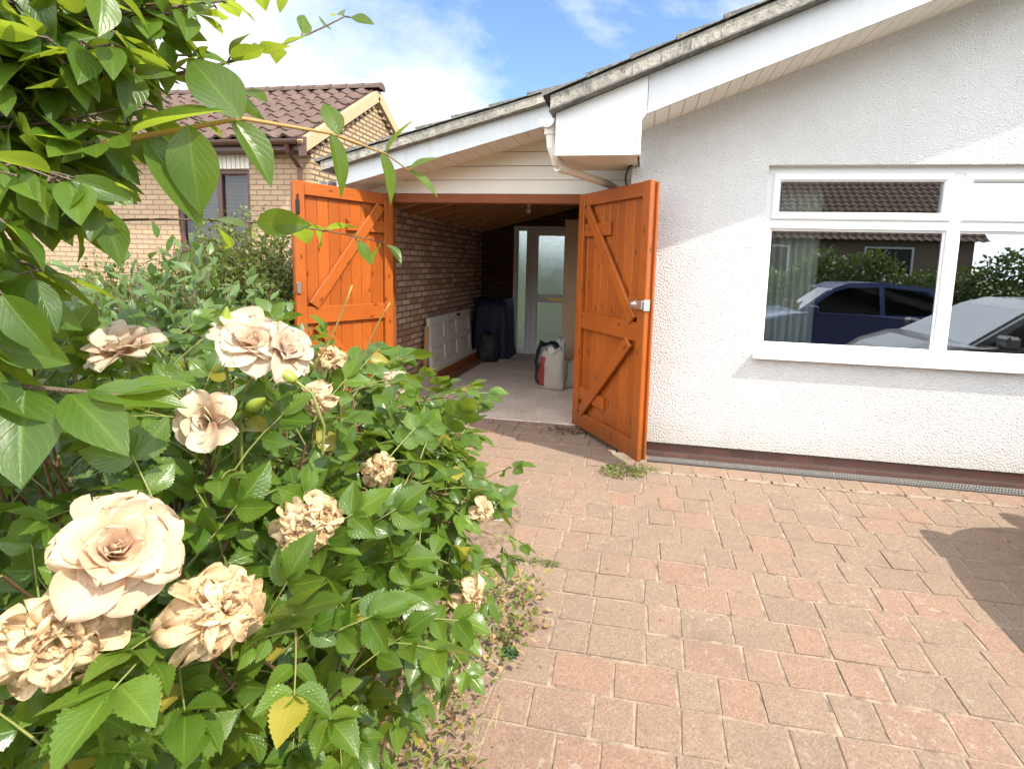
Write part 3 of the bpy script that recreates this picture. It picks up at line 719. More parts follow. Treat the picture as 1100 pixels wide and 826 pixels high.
# the door leaves: inside face on local -Y... local x from hinge to free edge
def leaf(parent, name, hx, hy, fx, fy, flip, label):
    L = sqrt((fx-hx)**2+(fy-hy)**2); ang = atan2(fy-hy, fx-hx)
    d = bpy.data.objects.new(name, None); COL.objects.link(d); d.parent = parent
    pl = root_loc(parent); d.location = (hx-pl.x, hy-pl.y, -pl.z); d.rotation_euler = (0, 0, ang); d['label'] = label
    s = flip           # visible (inside) face looks to local y*s
    Hb, Ht = .035, 2.255; st = .10
    mb = MB(); nbd = 9; w = (L-.02)/nbd
    for i in range(nbd):
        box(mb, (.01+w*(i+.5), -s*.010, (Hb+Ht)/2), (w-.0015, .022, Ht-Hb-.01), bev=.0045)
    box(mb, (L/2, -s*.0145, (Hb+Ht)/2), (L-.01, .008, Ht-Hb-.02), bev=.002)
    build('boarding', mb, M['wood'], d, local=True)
    yf = s*.018
    def rail(nm, x0, x1, z0, z1, th=.034, e=0.0):
        mb = MB(); box(mb, ((x0+x1)/2, s*(.002+th/2+e), (z0+z1)/2), (x1-x0, th, z1-z0), bev=.005); return build(nm, mb, M['wood'], d, local=True)
    rail('stile', 0, st, Hb, Ht, .040); rail('stile', L-st, L, Hb, Ht, .040)
    rail('rail', st+.001, L-st-.001, Ht-.115, Ht-.002); rail('rail', st+.001, L-st-.001, 1.0, 1.155); rail('rail', st+.001, L-st-.001, Hb+.002, Hb+.15)
    rail('hinge_block', st+.001, st+.40*L, 1.86, 1.975, .030); rail('hinge_block', st+.001, st+.40*L, .31, .425, .030)
    mb = MB()
    bar(mb, (st+.05, s*(.004+.033), 2.12), (L-st-.06, s*(.004+.033), 1.165), .032, .10, .005, (0, 0, 1))
    build('brace', mb, M['wood'], d, local=True)
    mb = MB(); bar(mb, (L-st-.10, s*(.004+.033), .985), (st+.06, s*(.004+.033), .20), .032, .10, .005, (0, 0, 1))
    build('brace', mb, M['wood'], d, local=True)
    return d, L, s
ddR, LR, sR = leaf(gar, 'garage_door', -.605, 5.10, .05, 4.195, -1, 'right hand door leaf in shade with steel night latch')
if True:
    # which local side faces the viewer: local +y is left of the hinge->free direction
    pass
mb = MB(); box(mb, (LR-.012, -sR*.028, 1.145), (.045, .022, 2.20), bev=.004); build('rebate_strip', mb, M['wood'], ddR, local=True)
mb = MB(); box(mb, (LR-.165, sR*.022, 1.28), (.13, .036, .17), bev=.004); build('lock_block', mb, M['wood'], ddR, local=True)
mb = MB(); box(mb, (LR-.055, sR*.058, 1.30), (.11, .032, .07), bev=.006); tube(mb, [(LR-.12, sR*.042, 1.30), (LR-.12, sR*.085, 1.30)], .03, 14); tube(mb, [(LR-.12, sR*.08, 1.30), (LR-.12, sR*.10, 1.30)], .018, 12); box(mb, (LR+.006, sR*.03, 1.30), (.012, .06, .09), bev=.003)
build('night_latch', mb, M['steel'], ddR, local=True)
ddL, LL, sL = leaf(gar, 'garage_door', -2.585, 5.125, -3.035, 4.19, 1, 'left hand door leaf lit bright orange by the sun')
mb = MB(); tube(mb, [(LL-.03, sL*.055, 1.98), (LL-.03, sL*.055, 2.14)], .008, 8); box(mb, (LL-.03, sL*.048, 2.03), (.035, .012, .12), bev=.003); build('bolt', mb, M['black'], ddL, local=True)
mb = MB(); box(mb, (LL-.02, sL*.05, 1.33), (.035, .022, .10), bev=.004); build('latch_keep', mb, M['steel'], ddL, local=True)
for dd, LLx, s_ in ((ddR, LR, sR), (ddL, LL, sL)):
    for zz in (.37, 1.92):
        mb = MB(); bar(mb, (-.02, -s_*.026, zz), (.55, -s_*.026, zz), .006, .05, .001); tube(mb, [(-.005, -s_*.02, zz-.05), (-.005, -s_*.02, zz+.05)], .012, 8); build('strap_hinge', mb, M['black'], dd, local=True)
    for zz in (.37, 1.92):
        mb = MB(); tube(mb, [(.05, s_*.041, zz), (.05, s_*.047, zz)], .009, 8); build('coach_bolt', mb, M['steel'], dd, local=True)
# back door and side light
mb = MB(); yb = 9.09
for (a, b, z0, z1) in ((dx0, dx0+.06, 0, dzt), (-2.02, -1.94, 0, dzt), (dx1-.06, dx1, 0, dzt)):
    box(mb, ((a+b)/2, yb+.035, (z0+z1)/2), (b-a, .07, z1-z0-.004), bev=.006)
box(mb, ((dx0+dx1)/2, yb+.036, dzt-.03), (dx1-dx0-.01, .064, .06), bev=.006); box(mb, ((dx0+dx1)/2, yb+.036, .03), (dx1-dx0-.01, .064, .06), bev=.006)
bd = build('back_door', mb, M['upvc'], gar)
mb = MB(); ringframe(mb, -1.94, dx1-.05, .05, dzt-.05, .11, yb-.01, yb+.05); box(mb, ((-1.94+dx1-.05)/2, yb+.02, 1.0), (.8, .055, .14), bev=.006); build('door_leaf', mb, M['upvc'], bd)
mb = MB(); ringframe(mb, dx0+.055, -2.015, .055, dzt-.055, .03, yb+.01, yb+.05); build('sidelight_frame', mb, M['upvc'], bd)
for (a, b, z0, z1) in ((dx0+.08, -2.04, .09, dzt-.09), (-1.84, dx1-.15, 1.06, dzt-.15), (-1.84, dx1-.15, .15, .94)):
    mb = MB(); box(mb, ((a+b)/2, yb+.045, (z0+z1)/2), (b-a, .006, z1-z0), bev=.0005); build('pane', mb, M['obscure'], bd)
mb = MB(); box(mb, (-1.5, yb-.016, .985), (.30, .012, .05), bev=.003); build('letterbox', mb, M['brass'], bd)
mb = MB(); box(mb, (-1.15, yb-.02, 1.02), (.03, .02, .2), bev=.004); bar(mb, (-1.15, yb-.045, 1.06), (-1.26, yb-.045, 1.06), .02, .018); build('door_handle', mb, M['steel'], bd)

# ================================================================== NEIGHBOUR HOUSE
nx, ny, ny2, nez, nrz = -4.74, 7.0, 10.7, 3.27, 4.40
nh = thing('neighbour_house', 'yellow brick house with brown pantile roof behind the orange door', 'house', (-9, 9, 0))
nwx0, nwx1, nwz0, nwz1 = -6.98, -5.74, 1.62, 2.84
mb = MB()
for (a, b, z0, z1) in ((-14, nwx0, -.05, nez), (nwx1, nx, -.05, nez), (nwx0, nwx1, -.05, nwz0), (nwx0, nwx1, nwz1, nez)):
    quad(mb, (a, ny, z0), (b, ny, z0), (b, ny, z1), (a, ny, z1))
for (a, b) in (((nwx0, nwz0), (nwx0, nwz1)), ((nwx0, nwz1), (nwx1, nwz1)), ((nwx1, nwz1), (nwx1, nwz0)), ((nwx1, nwz0), (nwx0, nwz0))):
    quad(mb, (a[0], ny, a[1]), (b[0], ny, b[1]), (b[0], ny+.1, b[1]), (a[0], ny+.1, a[1]))
build('front_wall', mb, M['brick_yellow_x'], nh)
mb = MB(); ym = (ny+ny2)/2
V = [(nx, ny, -.05), (nx, ny2, -.05), (nx, ny2, nez), (nx, ym, nrz), (nx, ny, nez)]; mb.add(V, [(0, 1, 2, 3, 4)])
quad(mb, (-14, ny2, -.05), (-14, ny2, nez), (nx, ny2, nez), (nx, ny2, -.05))
nsl = (nrz-nez)/(ym-ny)
for sgn in (1, -1):              # dentil brick course under the verge
    for i in range(13):
        f_ = (i+.5)/13.5; yq = ym-sgn*(ym-ny)*(1-f_) if sgn > 0 else ym+(ym-ny)*(1-f_)
        zq = nez+(nrz-nez)*f_-.13
        box(mb, (nx+.025, yq, zq), (.05, .085, .075), bev=.003)
build('gable_wall', mb, M['brick_yellow_y'], nh)
lens = sqrt((ym-ny+.28)**2+(nrz-nez+.28*nsl)**2); vv = np.array([0, 1, nsl]); vv = vv/np.linalg.norm(vv); vb = np.array([0, -1, nsl]); vb = vb/np.linalg.norm(vb)
mb = MB()
tile_roof(mb, (-14.2, ny-.28, nez-.28*nsl+.12), (1, 0, 0), vv, 14.2+nx+.02, lens, .30, .26, .03, .032, 10)
tile_roof(mb, (nx+.02, ny2+.28, nez-.28*nsl+.12), (-1, 0, 0), vb, 14.2+nx+.02, lens, .30, .26, .03, .032, 6)
rf = build('roof', mb, M['tile_brown'], nh)
mb = MB()
for i in range(31):
    xa = -14.2+i*.31; n_ = 8; V = []
    for xx, ex_ in ((xa, 0), (xa+.30, .012)):
        for j in range(n_+1):
            a = pi*j/n_; V.append((xx, ym-(.12+ex_)*cos(a), nrz+.10+(.10+ex_)*sin(a)))
    mb.add(V, [(j, j+1, n_+2+j, n_+1+j) for j in range(n_)])
    mb.add(V, [tuple(range(n_+1)), tuple(range(n_+1, 2*n_+2))[::-1]])
build('ridge_tiles', mb, M['tile_brown'], rf)
mb = MB()
for sgn in (-1, 1):
    ye = ny-.28 if sgn < 0 else ny2+.28
    bar(mb, (nx+.04, ye, nez-.28*nsl-.0), (nx+.04, ym+sgn*.0, nrz+.0), .10, .17, .004)
build('bargeboard', mb, simple('sandy_bargeboard', (.50, .35, .20), .6, var=.08), nh)
mb = MB(); poly_prism(mb, [(nx+.02, ny-.3), (nx+.14, ny-.3), (nx+.14, ny-.29), (nx+.02, ny-.29)], nez-.3, nez-.05, 'xy')
box(mb, ((-14.2+nx)/2, ny-.26, nez-.12), (14.2+nx+.1, .022, .20), bev=.003); box(mb, ((-14.2+nx)/2, ny-.13, nez-.215), (14.2+nx+.1, .25, .012), bev=.002)
build('eaves_board', mb, M['brown_paint'], nh)
mb = MB(); gp4 = [(ny-.335+.055*cos(pi+pi*i/8), nez-.10+.06*sin(pi+pi*i/8)) for i in range(9)]
poly_prism(mb, gp4+[(p[0]-(p[0]-ny+.335)*.1, p[1]+.006) for p in gp4[::-1]], -14.2, nx+.06, 'yz')
tube(mb, [(nx-.14, ny-.33, nez-.15), (nx-.14, ny-.30, nez-.24), (nx-.14, ny-.06, nez-.42), (nx-.14, ny-.05, 0)], .034, 10)
build('gutter', mb, M['brown_paint'], nh)
mb = MB(); ringframe(mb, nwx0, nwx1, nwz0, nwz1, .07, ny+.02, ny+.09); box(mb, (-6.27, ny+.05, (nwz0+nwz1)/2), (.09, .06, nwz1-nwz0-.08), bev=.005)
box(mb, (-6.36, ny+.0, nwz0-.02), (1.34, .16, .04), bev=.005)
nw = build('window', mb, M['brown_paint'], nh)
for a, b in ((nwx0+.06, -6.31), (-6.23, nwx1-.06)):
    mb = MB(); quad(mb, (a, ny+.06, nwz0+.06), (b, ny+.06, nwz0+.06), (b, ny+.06, nwz1-.06), (a, ny+.06, nwz1-.06)); build('pane', mb, M['glass_dim'], nw)
mb = MB()
for i in range(22):
    z = nwz0+.1+i*.055
    if z < nwz1-.08:
        bar(mb, (nwx0+.06, ny+.14, z), (nwx1-.06, ny+.14, z), .022, .003, .001, (0, .15, 1))
build('blind', mb, M['slat_white'], nw)
mb = MB(); quad(mb, (nwx0-.2, ny+.3, nwz0-.2), (nwx1+.2, ny+.3, nwz0-.2), (nwx1+.2, ny+.3, nwz1+.2), (nwx0-.2, ny+.3, nwz1+.2)); build('room_wall', mb, M['room'], nh)
mb = MB()
for i in range(int((nwx1-nwx0+.16)/.075)): box(mb, (nwx0-.06+i*.075, ny-.004, nwz1+.12), (.066, .012, .215), bev=.003)
build('soldier_course', mb, M['cream'], nh)

# ================================================================== THINGS IN AND AROUND THE GARAGE
def rotz(a): return np.array([[cos(a), -sin(a), 0], [sin(a), cos(a), 0], [0, 0, 1]])
# white panelled door lying on its long edge against the brick wall
pd = thing('panelled_door', 'old white six panel door leaning sideways against the brick garage wall', 'door', (-2.72, 7.2, .145))
def tl(p):      # local: x along wall (world Y), y up, small lean
    lean = .03; return np.array([-2.74-.045*p[1]/.70+p[2], 6.5+p[0], .150+p[1]])
mb = MB(); DW, DH = 1.62, .70
def slab(mb, x0, x1, z0, z1, d0, d1):
    V = [tl((x, z, d)) for d in (d0, d1) for (x, z) in ((x0, z0), (x1, z0), (x1, z1), (x0, z1))]
    mb.add(V, [(0, 3, 2, 1), (4, 5, 6, 7), (0, 1, 5, 4), (1, 2, 6, 5), (2, 3, 7, 6), (3, 0, 4, 7)])
slab(mb, 0, DW, 0, DH, 0, .03)
build('door_core', mb, M['white_door'], pd)
mb = MB()
for (x0, x1) in ((0, .10), (.48, .59), (.97, 1.08), (1.52, DW)): slab(mb, x0, x1, 0, DH, .0305, .052)
for (z0, z1) in ((0, .1), (.30, .40), (.60, .70)):
    for (x0, x1) in ((.10, .48), (.59, .97), (1.08, 1.52)): slab(mb, x0, x1, z0, z1, .0305, .052)
build('door_frame', mb, M['white_door'], pd)
for (x0, x1) in ((.14, .44), (.63, .93), (1.12, 1.48)):
    for (z0, z1) in ((.14, .27), (.45, .58)):
        mb = MB(); slab(mb, x0, x1, z0, z1, .031, .044); build('panel', mb, M['white_door'], pd)
mb = MB(); c_ = tl((1.02, .66, .05)); tube(mb, [c_, c_+np.array([.05, 0, .0])], .02, 10); build('knob', mb, M['black'], pd)
# planks on the floor
def plank(name, a, b, w, t, mat, label):
    mb = MB(); bar(mb, a, b, w, t, .004); o = build(name, mb, mat); tag(o, label, 'plank', 'planks along the garage wall'); return o
plank('plank', (-2.555, 6.42, .022), (-2.56, 8.5, .022), .15, .035, M['plank'], 'wide reddish plank lying flat on the garage floor')
plank('plank', (-2.63, 6.5, .075), (-2.645, 8.4, .075), .03, .13, M['wood_dark'], 'narrow dark plank standing on edge behind the wide reddish plank')
plank('plank', (-2.73, 6.35, .17), (-2.745, 6.43, .75), .05, .03, M['rafter'], 'short batten propped upright beside the white panelled door')
# dark sheet over a stack
mb = MB(); tx0, tx1, ty0, ty1, tz = -2.80, -2.20, 8.45, 9.0, .98
K = 40; V = []; F = []
for j in range(7):
    f = j/6
    for i in range(K):
        a = 2*pi*i/K; ce, se = cos(a), sin(a); q = max(abs(ce), abs(se)); fl = .02*sin(9*a+j)*f+.015*sin(17*a)*f
        V.append(((tx0+tx1)/2+ce/q*((tx1-tx0)/2-.03+.05*f+fl), (ty0+ty1)/2+se/q*((ty1-ty0)/2-.03+.04*f+fl), tz-(tz-.0)*f**.9+(.02*sin(3*a) if j == 0 else 0)))
for j in range(6):
    for i in range(K): F.append((j*K+i, (j+1)*K+i, (j+1)*K+(i+1) % K, j*K+(i+1) % K))
F.append(tuple(range(K))); mb.add(V, F)
tag(build('dust_sheet', mb, M['tarp'], smooth=True), 'dark blue sheet draped over a stack in the garage corner', 'sheet')
# sacks
def unit_(v): return v/(np.linalg.norm(v)+1e-9)
def sack(name, c, w, d, h, rot, mat, label, cat, seed, fold=.5, group=None, patch=None):
    r_ = np.random.default_rng(seed); K = 28; J = 12; V = []; F = []
    for j in range(J):
        f = j/(J-1); sx = w/2*(1.0+.16*sin(pi*f)-.22*f*f); sy = d/2*(1.0+.12*sin(pi*f)-fold*f**2.2)
        for i in range(K):
            a = 2*pi*i/K; ce, se = cos(a), sin(a); p = 3.2
            rr = (abs(ce)**p+abs(se)**p)**(-1/p); k = 1+r_.normal(0, .02)+.06*sin(3*a+6*f+seed)+.04*sin(13*f+2*a+seed)+.03*sin(7*a-9*f)
            V.append((ce*rr*sx*k, se*rr*sy*k, h*f+r_.normal(0, .004)+.02*sin(3*a+seed)*f))
    for j in range(J-1):
        for i in range(K): F.append((j*K+i, j*K+(i+1) % K, (j+1)*K+(i+1) % K, (j+1)*K+i))
    V.append((0, 0, h*.86)); n_ = len(V)-1
    for i in range(K): F.append(((J-1)*K+i, (J-1)*K+(i+1) % K, n_))
    F.append(tuple(range(K))[::-1])
    V = np.array(V)@rotz(rot).T+np.array(c); mb = MB(); mb.add(V, F); o = build(name, mb, mat, smooth=True); tag(o, label, cat, group)
    if patch:
        i0, i1, j0, j1, pm = patch; mb = MB(); Q = []; n = i1-i0+1
        for j in range(j0, j1+1):
            for i in range(i0, i1+1):
                p = V[j*K+i % K]; dr0 = p-np.array([c[0], c[1], p[2]]); Q.append(p+unit_(dr0)*.004)
        mb.add(Q, [(j*n+i, j*n+i+1, (j+1)*n+i+1, (j+1)*n+i) for j in range(j1-j0) for i in range(n-1)]); build('printed_panel', mb, pm, o, smooth=True)
    return o
s1 = sack('sack', (-1.10, 6.62, 0), .32, .20, .50, -.15, M['sack'], 'pale paper sack with red printed side standing on garage floor', 'sack', 3, .62, 'sacks by the tan board', (15, 19, 1, 9, M['sack_red']))
mb = MB()
V = []; F = []; r_ = np.random.default_rng(5)
for i in range(26):
    a = 2*pi*i/26; q = .07+.03*sin(5*a)+r_.normal(0, .008)
    V += [(-1.10+.10*cos(a), 6.62+.045*sin(a), .47+.02*sin(4*a)), (-1.10+q*cos(a), 6.62+q*.6*sin(a), .525+.03*sin(3*a+1)+r_.normal(0, .008))]
F = [(2*i, 2*((i+1) % 26), 2*((i+1) % 26)+1, 2*i+1) for i in range(26)]; mb.add(V, F); build('torn_top', mb, M['slat_white'], s1, smooth=True)
sack('sack', (-.935, 6.76, 0), .24, .18, .37, .5, M['sack'], 'smaller grey sack half hidden behind the red printed sack', 'sack', 8, .5, 'sacks by the tan board')
sack('black_bag', (-1.19, 6.92, 0), .36, .26, .56, .2, M['black_bag'], 'black plastic bag slumped behind the two pale sacks', 'bag', 12, .7)
sack('white_bag', (-1.06, 6.95, .0), .13, .12, .62, .2, M['slat_white'], 'small white bag poking up behind the pale sacks', 'bag', 14, .6)
sack('green_sack', (-2.45, 8.25, 0), .30, .34, .46, .1, M['darkgreen'], 'dark green sack between white panelled door and blue sheet', 'sack', 21, .6)
mb = MB(); V0 = (-1.13, 7.58); 
box(mb, (-.86, 7.56, 1.12), (.56, .03, 2.22), np.array([[cos(.06), -sin(.06), 0], [sin(.06), cos(.06), 0], [0, 0, 1]]), .003)
tag(build('plywood_board', mb, M['cardboard']), 'tall tan board standing upright beside the back door', 'board')
lb = thing('light_bulb', 'bare light bulb hanging under the garage rafters', 'light bulb', (-1.55, 6.99, 2.33))
mb = MB(); lathe(mb, [(.0, -.075), (.022, -.070), (.033, -.048), (.034, -.03), (.022, -.002), (.014, .012), (.014, .02)], (-1.55, 6.99, 2.33), 16); build('bulb', mb, M['bulb'], lb, smooth=True)
mb = MB(); lathe(mb, [(.017, .012), (.022, .02), (.022, .05), (.008, .065), (.005, .08)], (-1.55, 6.99, 2.33), 14); tube(mb, [(-1.55, 6.99, 2.40), (-1.55, 6.99, 2.66)], .004, 6); build('lamp_holder', mb, M['upvc'], lb, smooth=True)
mb = MB()
for j in range(5):
    for i in range(3-(j > 3)):
        box(mb, (-2.42+i*.0+.0, 8.92, 0), (.01, .01, .01)) if False else None
# drain channel at the foot of the wall
dr = thing('drain_channel', 'black grated drain channel along the foot of the white wall', 'drain', (2, 4.46, gz(4.46)))
yd0, yd1 = 4.405, 4.535; zd = gz(4.46)+.004
mb = MB()
box(mb, (3.9, yd0+.008, zd-.012), (7.6, .016, .030), bev=.003); box(mb, (3.9, yd1-.008, zd-.012), (7.6, .016, .030), bev=.003); box(mb, (3.9, (yd0+yd1)/2, zd-.04), (7.6, .1, .012), bev=.002)
build('channel', mb, M['drain'], dr)
xq = .1; i = 0
while xq < 4.6:
    L_ = .49; mb = MB()
    box(mb, (xq+L_/2, (yd0+yd1)/2, zd-.004), (L_, .010, .012), bev=.002)
    for yk in (yd0+.022, yd1-.022): box(mb, (xq+L_/2, yk, zd-.004), (L_, .012, .012), bev=.002)
    n_ = 22
    for k in range(n_):
        bar(mb, (xq+.012+k*L_/n_, yd0+.018, zd-.003), (xq+.012+k*L_/n_+.014, yd1-.018, zd-.003), .009, .010, .001)
    build('grate', mb, simple('grey_grate', (.20, .19, .18), .55, .3, var=.3, scale=9) if i == 0 else bpy.data.materials['grey_grate'], dr)
    xq += L_+.008; i += 1
# drain cover set in the drive
mc = thing('inspection_cover', 'small square metal inspection cover frame set in the paving', 'cover', (-.9, 3.4, gz(3.4)))
mb = MB(); zc = gz(3.4)+.006; Rz = rotz(.08)
for (c0, s0) in (((.22, 0), (.025, .46)), ((-.22, 0), (.025, .46)), ((0, .22), (.42, .025)), ((0, -.22), (.42, .025))):
    p = Rz@np.array([c0[0], c0[1], 0]); box(mb, (-1.08+p[0], 3.40+p[1], zc), (s0[0], s0[1], .012), Rz, .003)
build('frame', mb, simple('galvanised', (.42, .38, .33), .55, .5, var=.3, scale=30), mc)
mb = MB(); box(mb, (-1.08, 3.40, zc-.003), (.41, .41, .008), Rz, .002); build('lid', mb, M['sand'], mc)
# vertical blind behind the window
vb_ = thing('vertical_blind', 'pale vertical blind drawn to the left side of the window', 'blind', (1.12, 4.82, .95))
mb = MB(); box(mb, (2.3, 4.86, 2.38), (2.7, .04, .04), bev=.004); build('headrail', mb, M['upvc'], vb_)
for i in range(15):
    mb = MB(); x = 1.01+i*.030; a = .62+.34*(-1)**i+rng.normal(0, .06)
    V = []
    for z in (.985, 2.36):
        for k in range(5):
            q = (k/4-.5)*.089; V.append((x+q*cos(a)+.006*cos(pi*k/4-pi/2), 4.86+q*sin(a)-.008*sin(pi*k/4), z))
    mb.add(V, [(k, k+1, k+6, k+5) for k in range(4)]); build('slat', mb, M['slat'], vb_, smooth=True)
mb = MB(); tube(mb, [(1.0+i*.015, 4.85+.03*(i % 2), .99-.008*((i+1) % 2)) for i in range(30)], .0025, 5); build('chain', mb, M['upvc'], vb_)

# ================================================================== ACROSS THE DRIVE (behind the camera, seen in the window glass)
def car(name, label, x0, yc, L, Wd, Hh, paint, lowz, front=.30):
    """car lying along X with its nose at x0 (towards -X)"""
    c = thing(name, label, 'car', (x0+L/2, yc, gz(yc))); zg = gz(yc)
    def P(u, z): return (x0+u*L, zg+z*Hh)
    low = [(0.0, .30), (.005, .20), (.06, .14), (.94, .14), (.99, .2), (1.0, .38), (.99, .56), (.95, .655), (.60, .69), (front+.02, .70), (front-.05, .685), (.06, .61), (.02, .53), (.006, .40)]
    grn = [(front, .65), (front+.16, .93), (front+.22, .985), (.62, 1.0), (.80, .965), (.955, .66)]
    def loft(poly, secs, mat, nm, par):
        mb = MB(); V = []; n = len(poly); cx_ = sum(p[0] for p in poly)/n; cz_ = sum(p[1] for p in poly)/n
        for (t, k, tum) in secs:
            for (u, z) in poly:
                uu = cx_+(u-cx_)*k; z2 = cz_+(z-cz_)*(1-(1-k)*.12); x, zz = P(uu, z2)
                tt = t*(1-tum*max(0, (z-.62)/.38)); V.append((x, yc+tt*Wd/2, zz))
        F = []
        for j in range(len(secs)-1):
            for i in range(n): F.append((j*n+i, j*n+(i+1) % n, (j+1)*n+(i+1) % n, (j+1)*n+i))
        F.append(tuple(range(n))[::-1]); F.append(tuple((len(secs)-1)*n+i for i in range(n))); mb.add(V, F)
        return build(nm, mb, mat, par, smooth=False)
    loft(low, [(-.97, .66, 0), (-1, .72, 0), (-.97, .79, 0), (-.90, .86, 0), (-.78, .92, 0), (-.6, .965, 0), (-.35, .99, 0), (0, 1.0, 0), (.35, .99, 0), (.6, .965, 0), (.78, .92, 0), (.90, .86, 0), (.97, .79, 0), (1, .72, 0), (.97, .66, 0)], paint, 'body', c)
    loft(grn, [(-.94, 1, .26), (0, 1.0, 0), (.94, 1, .26)], paint, 'cabin', c)
    mb = MB()
    a0, a1 = (front+.012, .672), (front+.155, .922)
    V = []
    for (u, z), k in ((a0, .84), (a1, .66)):
        for s_ in (-1, 0, 1):
            x, zz = P(u, z); V.append((x-.012-(.0 if s_ else .03), yc+s_*k*Wd/2, zz+.01))
    mb.add(V, [(0, 1, 4, 3), (1, 2, 5, 4)]); build('windscreen', mb, M['glass_dark'], c)
    for s_ in (-1, 1):
        mb = MB(); pts = [(front+.05, .69), (front+.165, .90), (front+.22, .94), (.61, .955), (.61, .69)]
        V = []
        for (u, z) in pts:
            x, zz = P(u, z); tt = .94*(1-.26*max(0, (z-.62)/.38)); V.append((x, yc+s_*(tt*Wd/2+.006), zz))
        mb.add(V, [(0, 1, 2, 3, 4)]); build('side_window', mb, M['glass_dark'], c)
        mb = MB(); pts = [(.63, .69), (.63, .955), (.79, .925), (.90, .70)]; V = []
        for (u, z) in pts:
            x, zz = P(u, z); tt = .94*(1-.26*max(0, (z-.62)/.38)); V.append((x, yc+s_*(tt*Wd/2+.006), zz))
        mb.add(V, [(0, 1, 2, 3)]); build('side_window', mb, M['glass_dark'], c)
        mb = MB(); x, zz = P(front+.07, .70); box(mb, (x, yc+s_*(Wd/2+.07), zz+.05), (.12, .2, .13), bev=.03); build('wing_mirror', mb, paint, c)
        mb = MB(); x, zz = P(.028, .46); box(mb, (x, yc+s_*Wd*.36, zz), (.14, .34, .13), bev=.03); build('headlight', mb, M['lamp'], c)
        mb = MB(); x, zz = P(.985, .55); box(mb, (x, yc+s_*Wd*.38, zz), (.08, .26, .2), bev=.02); build('tail_light', mb, M['red_lamp'], c)
        for u in (.175, .80):
            mb = MB(); x, zz = P(u, 0); R_ = .315
            lathe(mb, [(R_*.62, -.1), (R_*.94, -.1), (R_, -.07), (R_, .07), (R_*.94, .1), (R_*.62, .1)], (x, yc+s_*(Wd/2-.10), zg+R_), 24, 'y'); w_ = build('wheel', mb, M['tyre'], c, smooth=True)
            mb = MB(); lathe(mb, [(0, s_*.07), (R_*.25, s_*.085), (R_*.6, s_*.06), (R_*.66, s_*.09)], (x, yc+s_*(Wd/2-.10), zg+R_), 20, 'y'); build('rim', mb, M['steel'], w_, smooth=True)
    return c
car('parked_car', 'dark grey car parked nose left just out of frame', 2.34, 2.70, 4.2, 1.72, 1.50, M['car_grey'], .3, .19)
car('parked_car', 'blue hatchback parked beyond the dark grey car, mirrored in the window', 1.5, -1.35, 4.1, 1.72, 1.76, M['car_blue'], .3, .27)
# opposite house
oh = thing('opposite_house', 'brick house with dark tiled roof mirrored in the window glass', 'house', (4, -17, 0)); oy = -14.0; oz = gz(-6)
mb = MB(); box(mb, (3.5, oy-4, oz+1.8), (18, 8, 3.6), bev=.002); poly_prism(mb, [(oy, oz+3.6), (oy-8, oz+3.6), (oy-4, oz+7.05)], -5.49, 12.49, 'yz'); build('wall', mb, M['brick_opposite'], oh)
mb = MB(); v1 = np.array([0, -4.3, 3.6]); l1 = np.linalg.norm(v1)
tile_roof(mb, (12.8, oy+.35, oz+3.45), (-1, 0, 0), v1/l1, 18.6, l1, .33, .30, .03, .035, 6)
tile_roof(mb, (-5.8, oy-8.35, oz+3.45), (1, 0, 0), np.array([0, 4.3, 3.6])/l1, 18.6, l1, .33, .30, .03, .035, 4)
build('roof', mb, M['tile_brown'], oh)
for (xw, ww) in ((4.2, 1.6), (8.6, 1.8), (0, 1.8)):
    mb = MB(); ringframe(mb, xw, xw+ww, oz+2.0, oz+3.2, .08, oy+.0, oy+.06); V = np.concatenate(mb.v); mb.v = [V*np.array([1, -1, 1])+np.array([0, 2*oy+.06, 0])]
    w_ = build('window', mb, M['upvc'], oh); mb = MB(); box(mb, (xw+ww/2, oy+.02, oz+2.6), (ww-.1, .01, 1.1), bev=.001); build('pane', mb, M['glass_dark'], w_)

# ================================================================== GREENERY
def leaf_template(rows, cols, shape, serr=0.0, rs=0):
    """unit leaf: x across (-.5..5 of width), y along 0..1; returns verts (n,3 placeholder), uv, faces"""
    v = np.linspace(0, 1, rows); cc = np.linspace(-1, 1, cols)
    if shape == 'ovate': w = np.sin(pi*np.clip(v, 0, 1)**.78)**.85*(1-.25*v**3)
    elif shape == 'broad': w = np.sin(pi*v**.86)**.80*(1-.35*v**4)
    elif shape == 'lance': w = np.sin(pi*v**.85)**1.1
    else: w = np.sin(pi*v)**.6
    w[0] = .04; w[-1] = .01
    if serr:
        w = w*(1+serr*np.where(np.arange(rows) % 2 == 0, 1, -1)*(w > .15))
    V = np.array([(c*w[i]*.5, v[i], abs(c)*w[i]) for i in range(rows) for c in cc])
    U = np.array([(.5+c*.5, v[i]) for i in range(rows) for c in cc])
    F = [(i*cols+j, i*cols+j+1, (i+1)*cols+j+1, (i+1)*cols+j) for i in range(rows-1) for j in range(cols-1)]
    return V, U, F
T_ROSE = leaf_template(25, 5, 'ovate', .075); T_ROSE_LO = leaf_template(7, 3, 'ovate')
T_BROAD = leaf_template(13, 7, 'broad'); T_PHO = leaf_template(7, 3, 'lance'); T_SMALL = leaf_template(4, 3, 'round')
